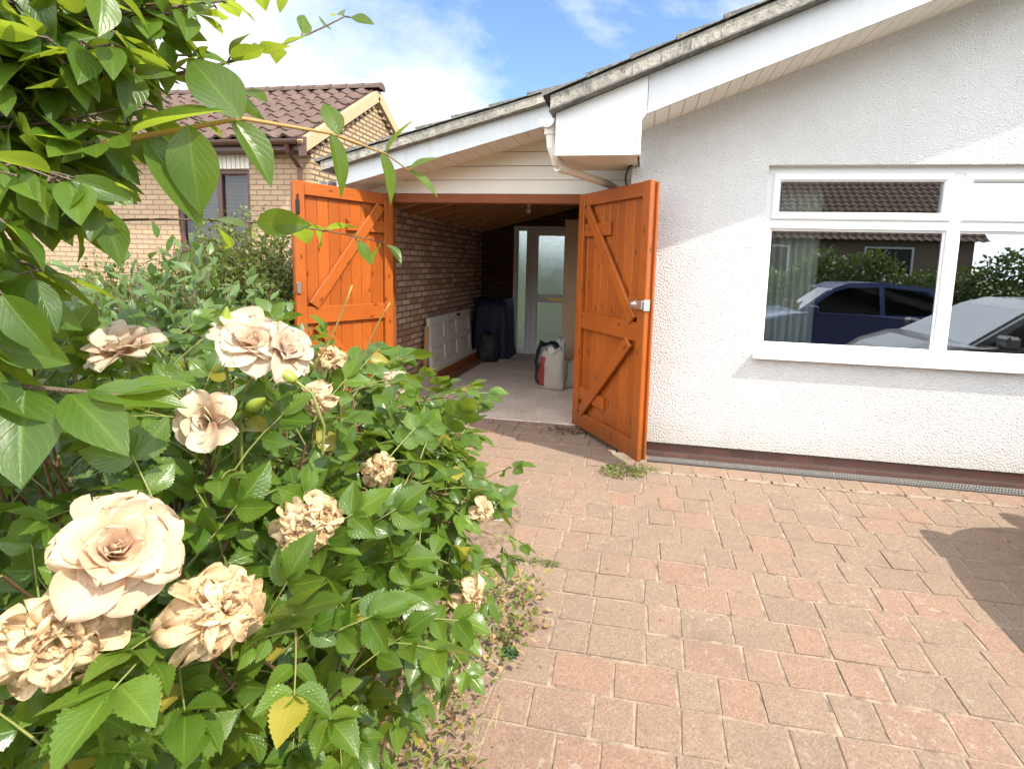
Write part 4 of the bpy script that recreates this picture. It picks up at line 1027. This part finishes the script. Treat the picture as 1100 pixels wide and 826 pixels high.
def put_leaf(mb, T, p, d, n, L, Wd, fold=.25, curl=.2, twist=0.0, wave=.0):
    V, U, F = T; p = np.asarray(p, float); d = np.asarray(d, float); d = d/(np.linalg.norm(d)+1e-9)
    s = np.cross(d, n); s /= (np.linalg.norm(s)+1e-9); n = np.cross(s, d)
    v = V[:, 1]; x = V[:, 0]*Wd
    z = V[:, 2]*.5*Wd*fold-curl*L*v*v
    if wave: z = z+wave*L*np.sin(v*9+rng.uniform(0, 6))*V[:, 2]*np.sign(V[:, 0]+1e-6)
    a = twist*v; xs_ = x*np.cos(a)-z*np.sin(a)*0; zs_ = z+x*np.sin(a)
    y = v*L*(1-.25*abs(curl))
    mb.add(p+np.outer(xs_, s)+np.outer(y, d)+np.outer(zs_, n), F, U)
def unit(v): v = np.asarray(v, float); return v/(np.linalg.norm(v)+1e-9)
def rvec(s=1.0): return rng.normal(0, s, 3)
UPV = np.array([0, 0, 1.0])

# ---------------------------------------------------------------- rose bush
rose = thing('rose_bush', 'large rose bush with peach blooms and glossy leaves beside the drive', 'rose bush', (-.85, .9, gz(.9)))
fol = MB(); fol2 = MB(); stm = MB(); wood = MB()
EC = np.array([-.80, .74, 1.08]); ER = np.array([.52, .70, .36])
def rose_leaf(mb, p, d, n, big, stems, hi=True):
    """compound rose leaf: petiole with 5 leaflets"""
    d = unit(d); s = unit(np.cross(d, n)); n = np.cross(s, d)
    Lr = big*1.75; pts = [np.asarray(p)+d*Lr*t-n*Lr*.22*t*t for t in np.linspace(0, 1, 4)]
    tube(stems, pts, [.0013, .0012, .001, .0008], 4, False)
    T = T_ROSE if hi else T_ROSE_LO
    tip = pts[-1]; dd = unit(pts[-1]-pts[-2])
    put_leaf(mb, T, tip, dd+rvec(.12), n+rvec(.15), big*1.12, big*.72, rng.uniform(.1, .5), rng.uniform(.0, .3), rng.normal(0, .25), .02)
    for q, k in ((.92, .95), (.55, .78)):
        b = pts[0]+(pts[-1]-pts[0])*q-n*Lr*.02
        for sg in (-1, 1):
            put_leaf(mb, T, b, dd*.55+s*sg*.9+rvec(.14), n+rvec(.2), big*k*rng.uniform(.85, 1.1), big*k*.68, rng.uniform(.1, .5), rng.uniform(0, .35), rng.normal(0, .25), .02)
def inside(p, k=1.0): return (((p-EC)/(ER*k))**2).sum() < 1
ends = []
while len(ends) < 205:
    v = unit(rng.normal(0, 1, 3)); 
    if v[2] < -.45: continue
    e = EC+v*ER*rng.uniform(.8, 1.03)
    if e[2] < 1.10 and e[0] > -.68 and e[1] < .80: continue
    ends.append(e)
base = np.array([-.86, .98, gz(.95)+.02])
for e in ends:
    b = base+np.array([rng.normal(0, .10), rng.normal(0, .12), 0]); mid = b*.45+e*.55+np.array([0, 0, .16])+rvec(.06)
    P = bez(b, mid, e, 16); tube(wood, P, np.linspace(.006, .0018, 16), 5, False)
    for i in range(6, 16):
        for rep in range(2 if i > 9 else 1):
            p = P[i]; dd = unit(P[min(i+1, 15)]-P[i-1]); az = rng.uniform(0, 2*pi)
            side = unit(np.cross(dd, UPV)+1e-3); o2 = np.cross(dd, side); lat = side*cos(az)+o2*sin(az)
            d = unit(lat*.8+dd*.45+(p-EC)*1.0+UPV*.15); n = unit(UPV*.8+SUN*.55+rvec(.42)+.4*unit(p-EC))
            dist = np.linalg.norm(p-CAM_LOC); 
            if dist < .30: continue
            if rng.random() < .14: continue
            if p[2] < 1.13-.6*(p[1]-.5)-1.7*max(0.0, -.36-p[0]): continue
            rose_leaf(fol, p, d, n, rng.uniform(.034, .056), stm, dist < 1.3)
# drooping shoots reaching out over the drive
for (e, k) in (((-.34, .98, 1.12), .05), ((-.31, .92, 1.00), .05), ((-.38, 1.02, 1.22), .05), ((-.33, .84, .92), .045), ((-.40, 1.10, 1.30), .045), ((-.36, .74, 1.02), .05), ((-.45, 1.22, 1.20), .04), ((-.38, .62, 1.10), .05), ((-.28, 1.0, 1.04), .045), ((-.34, 1.14, 1.10), .045)):
    e = np.array(e); b = EC+(e-EC)*.25; P = bez(b, (b+e)/2+np.array([0, 0, .10]), e, 12); tube(wood, P, np.linspace(.004, .0016, 12), 5, False)
    for i in range(3, 12):
        for rep in range(2):
            p = P[i]; d = unit(rvec(.7)+(P[11]-P[0])*1.2+np.array([.25, 0, -.1])); rose_leaf(fol, p, d, unit(UPV+SUN*.7+rvec(.3)), rng.uniform(k*.8, k*1.1), stm, True)
build('foliage', fol, M['rose_leaf'], rose, smooth=True)
build('leaf_stalks', stm, M['cane'], rose, smooth=True)
build('canes', wood, M['cane_red'], rose, smooth=True)
# blooms
def petal(mb, c, axis, az, open_, L, Wd, cup, ruff, rg):
    axis = unit(axis); a = unit(np.cross(axis, (0.3, .2, 1))); b = np.cross(axis, a); rad = a*cos(az)+b*sin(az); tan_ = np.cross(axis, rad)
    nr, ncol = 9, 9; V = []; U = []
    ph = rg.uniform(0, 6, 3)
    for i in range(nr):
        v = 1-(1-i/(nr-1))**1.7; wv = Wd*(.25+.75*sin(min(1, v*1.12)*pi*.5)**.8)*(1 if v < .62 else sqrt(max(0.01, 1-((v-.62)/.381)**2)))
        th = open_*(.35+.65*v)+cup*(v**2.2)*.9
        r = L*(v*.98)*sin(open_*(.55+.3*v)); z = L*v*cos(open_*(.55+.3*v))-cup*L*max(0, v-.6)**1.6
        for j in range(ncol):
            q = (j/(ncol-1)-.5)*2; cv = -(q*q)*wv*.35
            rr = r+cv*cos(open_)*.8; zz = z-cv*sin(open_)*.5+ruff*L*v*v*sin(q*4+ph[0])*.5+ruff*L*v*sin(q*7+ph[1]+v*5)*.35+ruff*L*v*v*sin(q*13+ph[2]*3)*.22
            V.append(np.array(c)+rad*(rr+ruff*L*.3*sin(q*5+ph[2])*v)+tan_*q*wv*.5+axis*zz); U.append((.5+q*.5, v))
    mb.add(V, [(i*ncol+j, i*ncol+j+1, (i+1)*ncol+j+1, (i+1)*ncol+j) for i in range(nr-1) for j in range(ncol-1)], U)
def bloom(c, axis, R, rings, mat, label, ruff=.05, seed=1, name='rose_bloom', droop=0.0):
    rg = np.random.default_rng(seed); mb = MB(); c = np.array(c, float); axis = unit(axis)
    k0 = 0
    for (n, op, L, cup) in rings:
        for i in range(n):
            az = 2*pi*(i+rg.uniform(-.22, .22))/n+k0; petal(mb, c+axis*rg.normal(0, .002), axis+rg.normal(0, .08, 3), az, op+rg.normal(0, .10), R*L*rg.uniform(.82, 1.18), R*L*rg.uniform(.72, 1.12), cup+rg.normal(0, .15)+droop, ruff, rg)
        k0 += 1.1
    o = build(name, mb, mat, rose, smooth=True, label=label)
    mb = MB(); lathe(mb, [(0, -.018), (.006, -.016), (.009, -.006), (.008, .004), (0, .008)], (0, 0, 0), 8)
    Rm = Vector(axis).to_track_quat('Z', 'Y').to_matrix(); V = np.concatenate(mb.v)@np.array(Rm).T+c; mb.v = [V]
    for i in range(5):
        az = 2*pi*i/5; a = unit(np.cross(axis, (.3, .2, 1))); b = np.cross(axis, a); rd = a*cos(az)+b*sin(az)
        put_leaf(mb, T_PHO, c-axis*.004, rd-axis*.3, axis, R*.5, .008, .3, .3)
    st = c-axis*.015; dn = st-axis*.08+np.array([-.05, .02, -.13])
    tube(mb, bez(st, st-axis*.07, dn, 7), np.linspace(.0022, .003, 7), 6, False)
    build('calyx', mb, M['cane'], o, smooth=True)
    return o
def to_cam(p): return unit(CAM_LOC-np.array(p))
FULL = [(4, .25, .42, -.5), (5, .55, .55, -.4), (6, .85, .72, -.2), (7, 1.15, .88, .1), (8, 1.42, 1.0, .3), (7, 1.62, 1.05, .4)]
OPEN = [(4, .35, .45, -.4), (5, .8, .7, .0), (6, 1.2, .9, .3), (6, 1.5, 1.05, .5)]
WILT = [(8, .4, .5, .2), (11, .9, .62, .8), (12, 1.4, .72, 1.3), (10, 1.9, .85, 1.5), (6, 2.4, 1.05, .9)]
p = (-.432, .350, 1.345); bloom(p, to_cam(p)*.75+np.array([.15, .1, .35]), .047, FULL, M['petal'], 'large fully open peach bloom', .12, 11)
p = (-.452, .545, 1.492); bloom(p, np.array([.35, -.35, .55]), .045, OPEN, M['petal_white'], 'pale blush bloom with one petal standing up', .09, 12)
p = (-.425, .560, 1.485); bloom(p, np.array([.75, -.1, .45]), .040, OPEN, M['petal_white'], 'pale blush bloom opening to the right', .12, 13)
p = (-.628, .545, 1.472); bloom(p, np.array([-.1, -.45, .8]), .048, OPEN, M['petal_white'], 'white bloom half shaded by leaves', .11, 14)
p = (-.445, .312, 1.292); bloom(p, np.array([.2, -.2, -.1])+to_cam(p)*.6, .040, WILT, M['petal_dry'], 'withered bloom with one long pale petal', .42, 15, 'withered_bloom')
p = (-.362, .388, 1.280); bloom(p, np.array([.35, .1, .25])+to_cam(p)*.6, .038, WILT, M['petal_dry'], 'curled cream withered bloom', .45, 16, 'withered_bloom')
p = (-.375, .528, 1.285); bloom(p, to_cam(p)+np.array([.2, 0, .1]), .034, WILT, M['petal_dry'], None, .42, 17, 'withered_bloom')
p = (-.360, .535, 1.298); bloom(p, to_cam(p)+np.array([.6, 0, .1]), .028, WILT, M['petal_dry'], None, .45, 18, 'withered_bloom')
p = (-.379, .711, 1.285); bloom(p, to_cam(p)+np.array([.1, 0, .3]), .024, WILT, M['petal_dry'], None, .4, 19, 'withered_bloom')
p = (-.480, .510, 1.412); bloom(p, np.array([.2, -.9, .1]), .036, OPEN, M['petal_dead'], 'papery brown spent bloom', .06, 20, 'withered_bloom')
p = (-.275, .845, 1.010); bloom(p, np.array([.8, -.4, -.2]), .034, WILT, M['petal_dry'], None, .2, 21, 'withered_bloom')
p = (-.515, 1.05, 1.335); bloom(p, np.array([.3, -.5, .5]), .036, WILT, M['petal_white'], None, .2, 22, 'withered_bloom')
p = (-.440, 1.19, 1.165); bloom(p, np.array([.3, -.5, .5]), .026, WILT, M['petal_dry'], None, .25, 23, 'withered_bloom')
for i, (q, d, mt) in enumerate((((340, 430), .72, 'petal_dry'), ((355, 385), .85, 'petal_dry'), ((520, 548), 1.05, 'petal_dry'))):
    dv = fw+rt*((q[0]-PPX)/F_PX)-up*((q[1]-PPY)/F_PX); p = CAM_LOC+dv*d
    bloom(p, to_cam(p)+rvec(.4), .024, WILT, M[mt], None, .25, 40+i, 'withered_bloom')
def bud(p, axis, L):
    axis = unit(axis); p = np.array(p, float); mb = MB()
    prof = [(0, 0), (.16, .06), (.20, .2), (.22, .35), (.19, .55), (.11, .78), (.03, 1.0)]
    lathe(mb, [(r*L, z*L) for r, z in prof], (0, 0, 0), 10); V = np.concatenate(mb.v)@np.array(Vector(axis).to_track_quat('Z', 'Y').to_matrix()).T+p; mb.v = [V]
    bo = build('rose_bud', mb, M['bud'], rose, smooth=True)
    mb = MB(); tube(mb, [p, p-axis*.02+np.array([0, .002, -.004]), p-axis*.03+np.array([0, .01, -.04]), p-axis*.03+np.array([-.01, .02, -.08])], .0018, 6, False); build('bud_stalk', mb, M['cane'], bo, smooth=True)
bud((-.485, .540, 1.508), (.25, -.1, .9), .034); bud((-.452, .535, 1.420), (.8, -.2, .45), .036); bud((-.395, .545, 1.455), (-.6, -.2, .45), .032)
# bare twig by the bloom
mb = MB(); tube(mb, bez((-.50, .72, 1.42), (-.46, .72, 1.47), (-.425, .72, 1.56), 8), .0016, 5); build('bare_twig', mb, M['twig'], rose, smooth=True)
mb = MB(); tube(mb, bez((-.468, .80, 1.40), (-.44, .80, 1.48), (-.405, .80, 1.53), 8), .0014, 5); build('bare_twig', mb, M['twig'], rose, smooth=True)

# ---------------------------------------------------------------- big leaved shrub leaning in from the left
shr = thing('broad_leaf_tree', 'young tree with large oval leaves arching over the rose bush', 'tree', (-1.25, .25, gz(.25)))
mb = MB(); trunk = bez((-1.25, .25, gz(.25)-.05), (-1.2, .28, 1.0), (-.95, .42, 1.85), 14); tube(mb, trunk, np.linspace(.035, .016, 14), 10)
tube(mb, bez((-.95, .42, 1.85), (-.85, .48, 2.05), (-.60, .60, 2.25), 8), np.linspace(.016, .008, 8), 8)
build('trunk', mb, M['bark'], shr, smooth=True)
lf = MB(); tw = MB(); gold = MB()
def twig(P, mbt, r0, r1, leaves, size, nbias, skip=2, jitter=.3, opp=True, droop=.5, taper=.4):
    P = np.array(P); k = len(P); tube(mbt, P, np.linspace(r0, r1, k), 6, False)
    ts = np.linspace(skip/(k-1), 1, leaves)
    for t_ in ts:
        f = t_*(k-1); i = min(int(f), k-2); p = P[i]+(P[i+1]-P[i])*(f-i); dd = unit(P[i+1]-P[i]); side = unit(np.cross(dd, UPV))
        for sg in ((-1, 1) if opp else (rng.choice([-1, 1]),)):
            if rng.random() < .08: continue
            d = unit(side*sg*.8+dd*.55-UPV*droop+rvec(jitter)); n = unit(np.asarray(nbias)+rvec(jitter*1.3))
            L = size*rng.uniform(.75, 1.15)*(1-taper*t_)
            st = p+d*.008; tube(mbt, [p, st], .0012, 4, False)
            put_leaf(lf, T_BROAD, st, d, n, L, L*rng.uniform(.46, .56), rng.uniform(.15, .5), rng.uniform(-.05, .3), rng.normal(0, .3), .015)
G = [(-.95, .42, 1.62), (-.78, .42, 1.655), (-.62, .46, 1.697), (-.533, .491, 1.721), (-.473, .568, 1.759), (-.43, .68, 1.768), (-.405, .79, 1.763), (-.40, .86, 1.75)]
tube(gold, G, [.006, .005, .0038, .0034, .0026, .002, .0014, .001], 8, False)
# leaves of the leading twig, each with its own hang
def hl(p, d, n, L, w=.5, fold=.3, curl=.15, tw_=0.0):
    put_leaf(lf, T_BROAD, p, d, n, L*1.2, L*w*1.2, fold, curl, tw_, .01)
hl((-.492, .512, 1.738), (.05, .05, -1), (.6, -.75, .15), .080, .52, .18, .05)      # the big hanging leaf
hl((-.530, .495, 1.722), (.45, .25, -.85), (.4, -.5, .75), .090, .40, .45, .15)
hl((-.478, .56, 1.755), (.55, .1, -.75), (.5, -.4, .7), .072, .45, .6, .2)
hl((-.455, .545, 1.752), (-.45, -.05, .55), (.25, -.75, .6), .082, .56, .3, .12)
hl((-.545, .487, 1.722), (.85, .35, .45), (-.3, -.6, .75), .088, .60, .3, .12)
hl((-.43, .68, 1.768), (.25, .1, -.9), (.8, -.4, .3), .075, .34, .5, .25, .4)
hl((-.425, .69, 1.768), (-.35, .1, .8), (.5, -.6, .4), .05, .5, .4, .2)
hl((-.408, .78, 1.763), (.2, .2, -.85), (.8, -.4, .3), .070, .34, .5, .2, .3)
hl((-.405, .79, 1.763), (.35, .15, .75), (-.6, -.5, .4), .062, .38, .4, .2)
hl((-.40, .86, 1.75), (.6, .2, .45), (-.4, -.6, .6), .050, .45, .3, .2); hl((-.40, .86, 1.75), (.7, .3, -.45), (.3, -.4, .8), .055, .42, .3, .2)
hl((-.62, .46, 1.697), (.10, -.10, -.95), (.55, -.65, .35), .085, .55, .3, .2)
hl((-.64, .45, 1.69), (.5, -.05, -.75), (.3, -.5, .8), .075, .55, .35, .2)
hl((-.66, .44, 1.69), (-.2, -.05, .9), (.4, -.75, .4), .08, .5, .3, .2)
# low spray of big leaves over the roses
LOWT = [(-.98, .40, 1.30), (-.80, .38, 1.42), (-.62, .38, 1.475), (-.53, .40, 1.468), (-.49, .42, 1.462)]
tube(tw, LOWT, [.005, .004, .003, .0024, .0016], 7, False)
hl((-.53, .40, 1.466), (.6, -.1, -.35), (.3, -.5, .85), .075, .52, .35, .15)
hl((-.515, .405, 1.465), (.75, .35, -.05), (.2, -.45, .9), .072, .42, .4, .2)
hl((-.497, .415, 1.462), (.6, .5, .2), (-.1, -.5, .9), .055, .5, .35, .2)
hl((-.56, .385, 1.47), (.35, -.35, -.6), (.45, -.55, .75), .078, .62, .2, .12)
hl((-.60, .38, 1.47), (-.1, -.5, -.4), (.4, -.5, .8), .07, .55, .3, .2)
hl((-.62, .38, 1.475), (.2, .5, .3), (0, -.5, .9), .07, .5, .3, .2)
# upper sprig reaching into the sky
twig(bez((-.66, .50, 1.78), (-.52, .58, 1.80), (-.435, .73, 1.94), 12), tw, .003, .001, 8, .072, (.35, -.45, .8), 4, .32, True, .0)
twig(bez((-.60, .48, 1.84), (-.52, .56, 1.88), (-.49, .70, 1.965), 10), tw, .003, .001, 5, .068, (.3, -.5, .7), 2, .32, True, .2)
# low sprig in front of the orange door
twig(bez((-.76, .50, 1.62), (-.60, .68, 1.675), (-.480, .92, 1.63), 12), tw, .0022, .0009, 6, .088, (.3, -.4, .85), 5, .28, True, .2, .3)
# mass of leafy twigs at top left and down the left edge
C1 = np.array([-.62, .53, 1.86]); R1 = np.array([.14, .16, .125])
for i in range(85):
    v = unit(rng.normal(0, 1, 3))*rng.uniform(.3, 1); e = C1+v*R1
    if np.linalg.norm(e-CAM_LOC) < .60: continue
    b = np.array([-.90, .43, 1.80])*.5+e*.5+rvec(.03); twig(bez(b, (b+e)/2+rvec(.02), e, 7), tw, .0028, .001, 4, .080, (.25, -.25, .9), 2, .45, True, .35)
C2 = np.array([-.58, .36, 1.59]); R2 = np.array([.09, .08, .13])
for i in range(20):
    v = unit(rng.normal(0, 1, 3))*rng.uniform(.3, 1); e = C2+v*R2
    if np.linalg.norm(e-CAM_LOC) < .46: continue
    b = np.array([-.85, .38, 1.66])*.4+e*.6+rvec(.02); twig(bez(b, (b+e)/2+rvec(.02), e, 7), tw, .0028, .001, 3, .098, (.3, -.4, .75), 2, .4, True, .8)
C3 = np.array([-.60, .44, 1.72]); R3 = np.array([.10, .09, .10])
for i in range(26):
    v = unit(rng.normal(0, 1, 3))*rng.uniform(.3, 1); e = C3+v*R3
    if np.linalg.norm(e-CAM_LOC) < .55 or e[0] > -.52: continue
    b = np.array([-.88, .40, 1.70])*.4+e*.6+rvec(.02); twig(bez(b, (b+e)/2+rvec(.02), e, 7), tw, .0026, .001, 3, .085, (.3, -.35, .8), 2, .45, True, .6)
# the rest of the crown, mostly outside the picture
for i in range(70):
    v = unit(rng.normal(0, 1, 3))*rng.uniform(.4, 1); e = np.array([-1.15, .30, 2.15])+v*np.array([.38, .4, .45])
    if np.linalg.norm(e-CAM_LOC) < .55: continue
    b = np.array([-1.05, .36, 1.8])*.5+e*.5; twig(bez(b, (b+e)/2+rvec(.03), e, 7), tw, .003, .001, 4, .08, (.1, -.1, 1), 2, .5, True, .3)
build('foliage', lf, M['tree_leaf'], shr, smooth=True); build('twigs', tw, M['bark'], shr, smooth=True); build('leading_twig', gold, M['twig'], shr, smooth=True)

# ---------------------------------------------------------------- shrubs between the rose bush and the neighbour
def shrub(name, label, cat, c, R, nsh, T, size, asp, mat, stemr=.006, per=9, up_=.7, basez=None, group=None, cl=.35, light=1.0):
    c = np.array(c, float); R = np.array(R, float); zb = gz(c[1]) if basez is None else basez
    s = thing(name, label, cat, (c[0], c[1], zb), group=group); fl = MB(); st = MB()
    b0 = np.array([c[0], c[1], zb-.03])
    for i in range(nsh):
        v = unit(rng.normal(0, 1, 3)*np.array([1, 1, .9])); v[2] = abs(v[2])*.9-.25*(rng.random() < .4); e = c+v*R*rng.uniform(.72, 1.06)
        b = b0+np.array([rng.normal(0, R[0]*.22), rng.normal(0, R[1]*.22), 0]); m_ = b*.4+e*.6+rvec(.05); m_[2] += .12*R[2]
        P = bez(b, m_, e, 10); tube(st, P, np.linspace(stemr, stemr*.3, 10), 4, False)
        for k in range(per):
            f = rng.uniform(4.2, 9) if k else 9; i0 = min(int(f), 8); p = P[i0]+(P[i0+1]-P[i0])*(f-i0); dd = unit(P[i0+1]-P[i0])
            p = p+rvec(size*.55)
            d = unit(dd*.5+rvec(.55)+unit(p-c)*.5-UPV*.1); n = unit(UPV*up_+SUN*.45+rvec(cl)+unit(p-c)*.35)
            put_leaf(fl, T, p, d, n, size*rng.uniform(.7, 1.2), size*asp*rng.uniform(.8, 1.15), rng.uniform(.1, .5), rng.uniform(0, .35), rng.normal(0, .3))
    build('foliage', fl, mat, s, smooth=True); build('stems', st, M['cane_red'], s, smooth=True); return s
shrub('pale_leaf_shrub', 'shrub with pale pointed leaves growing behind the rose bush', 'shrub', (-2.35, 2.25, 1.0), (.66, .62, .74), 250, T_PHO, .088, .42, M['photinia'], .006, 17)
shrub('pale_leaf_shrub', 'lower pale leaved shrub growing between the rose bush and the orange door', 'shrub', (-2.1, 2.85, .45), (.6, .55, .52), 190, T_PHO, .08, .40, M['photinia'], .006, 17)
shrub('small_leaf_shrub', 'dense small leaved shrub under the neighbour window beside orange door', 'shrub', (-3.78, 4.6, .98), (.75, .75, 1.16), 560, T_SMALL, .044, .62, M['small_leaf'], .006, 52, .7, None, None, .5)
shrub('small_leaf_shrub', 'small leaved shrub with yellowish shoots left of the dense one', 'shrub', (-4.4, 3.9, .75), (.8, .8, .95), 380, T_SMALL, .042, .62, M['small_leaf'], .007, 36, .7, None, None, .5)
shrub('leafy_shrub', 'leafy green shrub against the neighbour brick wall', 'shrub', (-4.5, 2.6, .8), (.8, .8, 1.0), 230, T_PHO, .09, .42, M['photinia'], .007, 16)
shrub('leafy_shrub', 'low leafy shrub in shade at the left behind the roses', 'shrub', (-1.9, 1.15, .55), (.5, .5, .6), 110, T_PHO, .075, .42, M['hedge'], .007, 12)
# creeper by the orange door foot and ground plants
def sprout(name, label, c, R, n, size, mat, T=T_PHO, h=.06, stems=True, kind=None):
    fl = MB(); c = np.array(c, float)
    for i in range(n):
        a = rng.uniform(0, 2*pi); r = sqrt(rng.random()); p = c+np.array([R[0]*r*cos(a), R[1]*r*sin(a), 0]); p[2] = c[2]+h*rng.random()*(1-r*.5)
        d = unit(np.array([cos(a), sin(a), .35])+rvec(.5)); put_leaf(fl, T, p, d, unit(UPV+rvec(.5)), size*rng.uniform(.6, 1.3), size*.5, .3, .25, rng.normal(0, .4))
    if stems:
        for i in range(max(3, n//7)):
            a = rng.uniform(0, 2*pi); tube(fl, [c, c+np.array([R[0]*.5*cos(a), R[1]*.5*sin(a), h*.8]), c+np.array([R[0]*cos(a), R[1]*sin(a), h*.5])], .0018, 4, False)
    o = build(name, fl, mat, smooth=True); 
    if kind: o['kind'] = kind
    if label: o['label'] = label
    return o
o = sprout('weed', None, (-.10, 4.13, gz(4.13)), (.17, .12), 150, .035, M['weed']); tag(o, 'green weed growing under the edge of the right garage door', 'weed')
o = sprout('weed', None, (.07, 4.2, gz(4.2)), (.14, .06), 70, .022, M['weed']); tag(o, 'thin pale weed trailing along the drain corner', 'weed')
o = sprout('dead_weed', None, (-.66, 4.93, gz(4.93)), (.16, .08), 60, .05, M['cane_red'], T_PHO, .05); tag(o, 'dead brown weed lying in front of the garage step', 'weed')
o = sprout('moss_tuft', None, (-.515, 2.13, gz(2.13)), (.038, .034), 170, .014, M['moss'], T_SMALL, .035); tag(o, 'small dark green moss tuft on the paving edge', 'moss')
o = sprout('weed', None, (-.56, 2.22, gz(2.2)), (.05, .07), 26, .035, M['weed']); tag(o, 'small yellow green weed beside the moss tuft', 'weed')
o = sprout('creeping_weed', None, (-.58, 2.82, gz(2.8)), (.20, .035), 90, .022, M['weed'], T_SMALL, .03); tag(o, 'low creeping weed running along a paving joint', 'weed')
# ground cover under the rose bush
fl = MB(); dr_ = MB()
for i in range(2800):
    x = rng.uniform(-1.25, -.36); y = rng.uniform(1.15, 2.65); lim = -.50+.07*sin(6*y)+rng.normal(0, .05)
    if x > lim or rng.random() < .35*(sin(9*x+3*y)*cos(7*y) > .2): continue
    z = gz(y)+.02+.05*rng.random(); a = rng.uniform(0, 2*pi)
    if rng.random() < .55: put_leaf(fl, T_SMALL if rng.random() < .5 else T_PHO, (x, y, z+.02*rng.random()), unit((cos(a), sin(a), .5)), unit(UPV+rvec(.4)), rng.uniform(.018, .055), rng.uniform(.012, .026), .3, .2)
    else: put_leaf(dr_, T_PHO, (x, y, z-.01), unit((cos(a), sin(a), .1)), unit(UPV+rvec(.5)), rng.uniform(.025, .05), rng.uniform(.012, .03), .5, rng.uniform(-.3, .4), rng.normal(0, .6))
for i in range(170):
    x = rng.uniform(-.62, .9)-.0; y = rng.uniform(1.5, 4.6); 
    if rng.random() < (x+.62)*.9: continue
    a = rng.uniform(0, 2*pi); put_leaf(dr_, T_SMALL, (x, y, gz(y)+.008), (cos(a), sin(a), .05), unit(UPV+rvec(.3)), rng.uniform(.008, .02), rng.uniform(.006, .012), .5, .2)
build('ground_cover', fl, M['weed'], smooth=True, kind='stuff'); build('leaf_litter', dr_, M['dry'], smooth=True, kind='stuff')
gr = MB()
for i in range(500):
    x = rng.uniform(-1.2, -.42); y = rng.uniform(1.15, 2.5)
    if x > -.52+.05*sin(8*y): continue
    a = rng.uniform(0, 2*pi); L = rng.uniform(.05, .16); b = np.array([x, y, gz(y)+.01]); e = b+np.array([cos(a)*L*.6, sin(a)*L*.6, L*rng.uniform(.2, .9)]); tube(gr, bez(b, (b+e)/2+np.array([0, 0, L*.3]), e, 4), [.0012, .001, .0008, .0005], 3, False)
build('dry_grass', gr, simple('straw', (.42, .33, .16), .8, var=.3, scale=50), kind='stuff')
# hedges: behind the garage and across the road
def hedge(name, label, x0, x1, y, d, z0, h, n, size, wob=.35):
    c_ = np.array([(x0+x1)/2, y, z0]); s = thing(name, label, 'hedge', tuple(c_)); fl = MB(); core = MB()
    for i in range(n):
        x = rng.uniform(x0, x1); top = h*(1+wob*.35*sin(x*1.3)+wob*.2*sin(x*3.7+1)); z = z0+top*rng.random()**.7; yy_ = y+rng.uniform(-d/2, d/2)
        put_leaf(fl, T_SMALL, (x, yy_, z), rvec(), unit(UPV*.5+rvec(.7)), size*rng.uniform(.6, 1.4), size*.6, .3, .2)
    build('foliage', fl, M['hedge'], s, smooth=True)
    for i in range(24):
        x = x0+(x1-x0)*(i+.5)/24; tube(core, [(x, y, z0-.05), (x+rng.normal(0, .1), y+rng.normal(0, .1), z0+h*.7)], [.03, .012], 5)
    build('stems', core, M['bark'], s); return s
hedge('garden_hedge', 'garden hedge seen blurred through the glass of the back door', -6.5, 1.5, 11.6, 1.2, -.05, 2.1, 6000, .14)
hedge('front_hedge', 'bushy hedge across the road mirrored in the window', -2, 15, -8.3, 1.1, gz(-6)-.05, 2.55, 15000, .16)
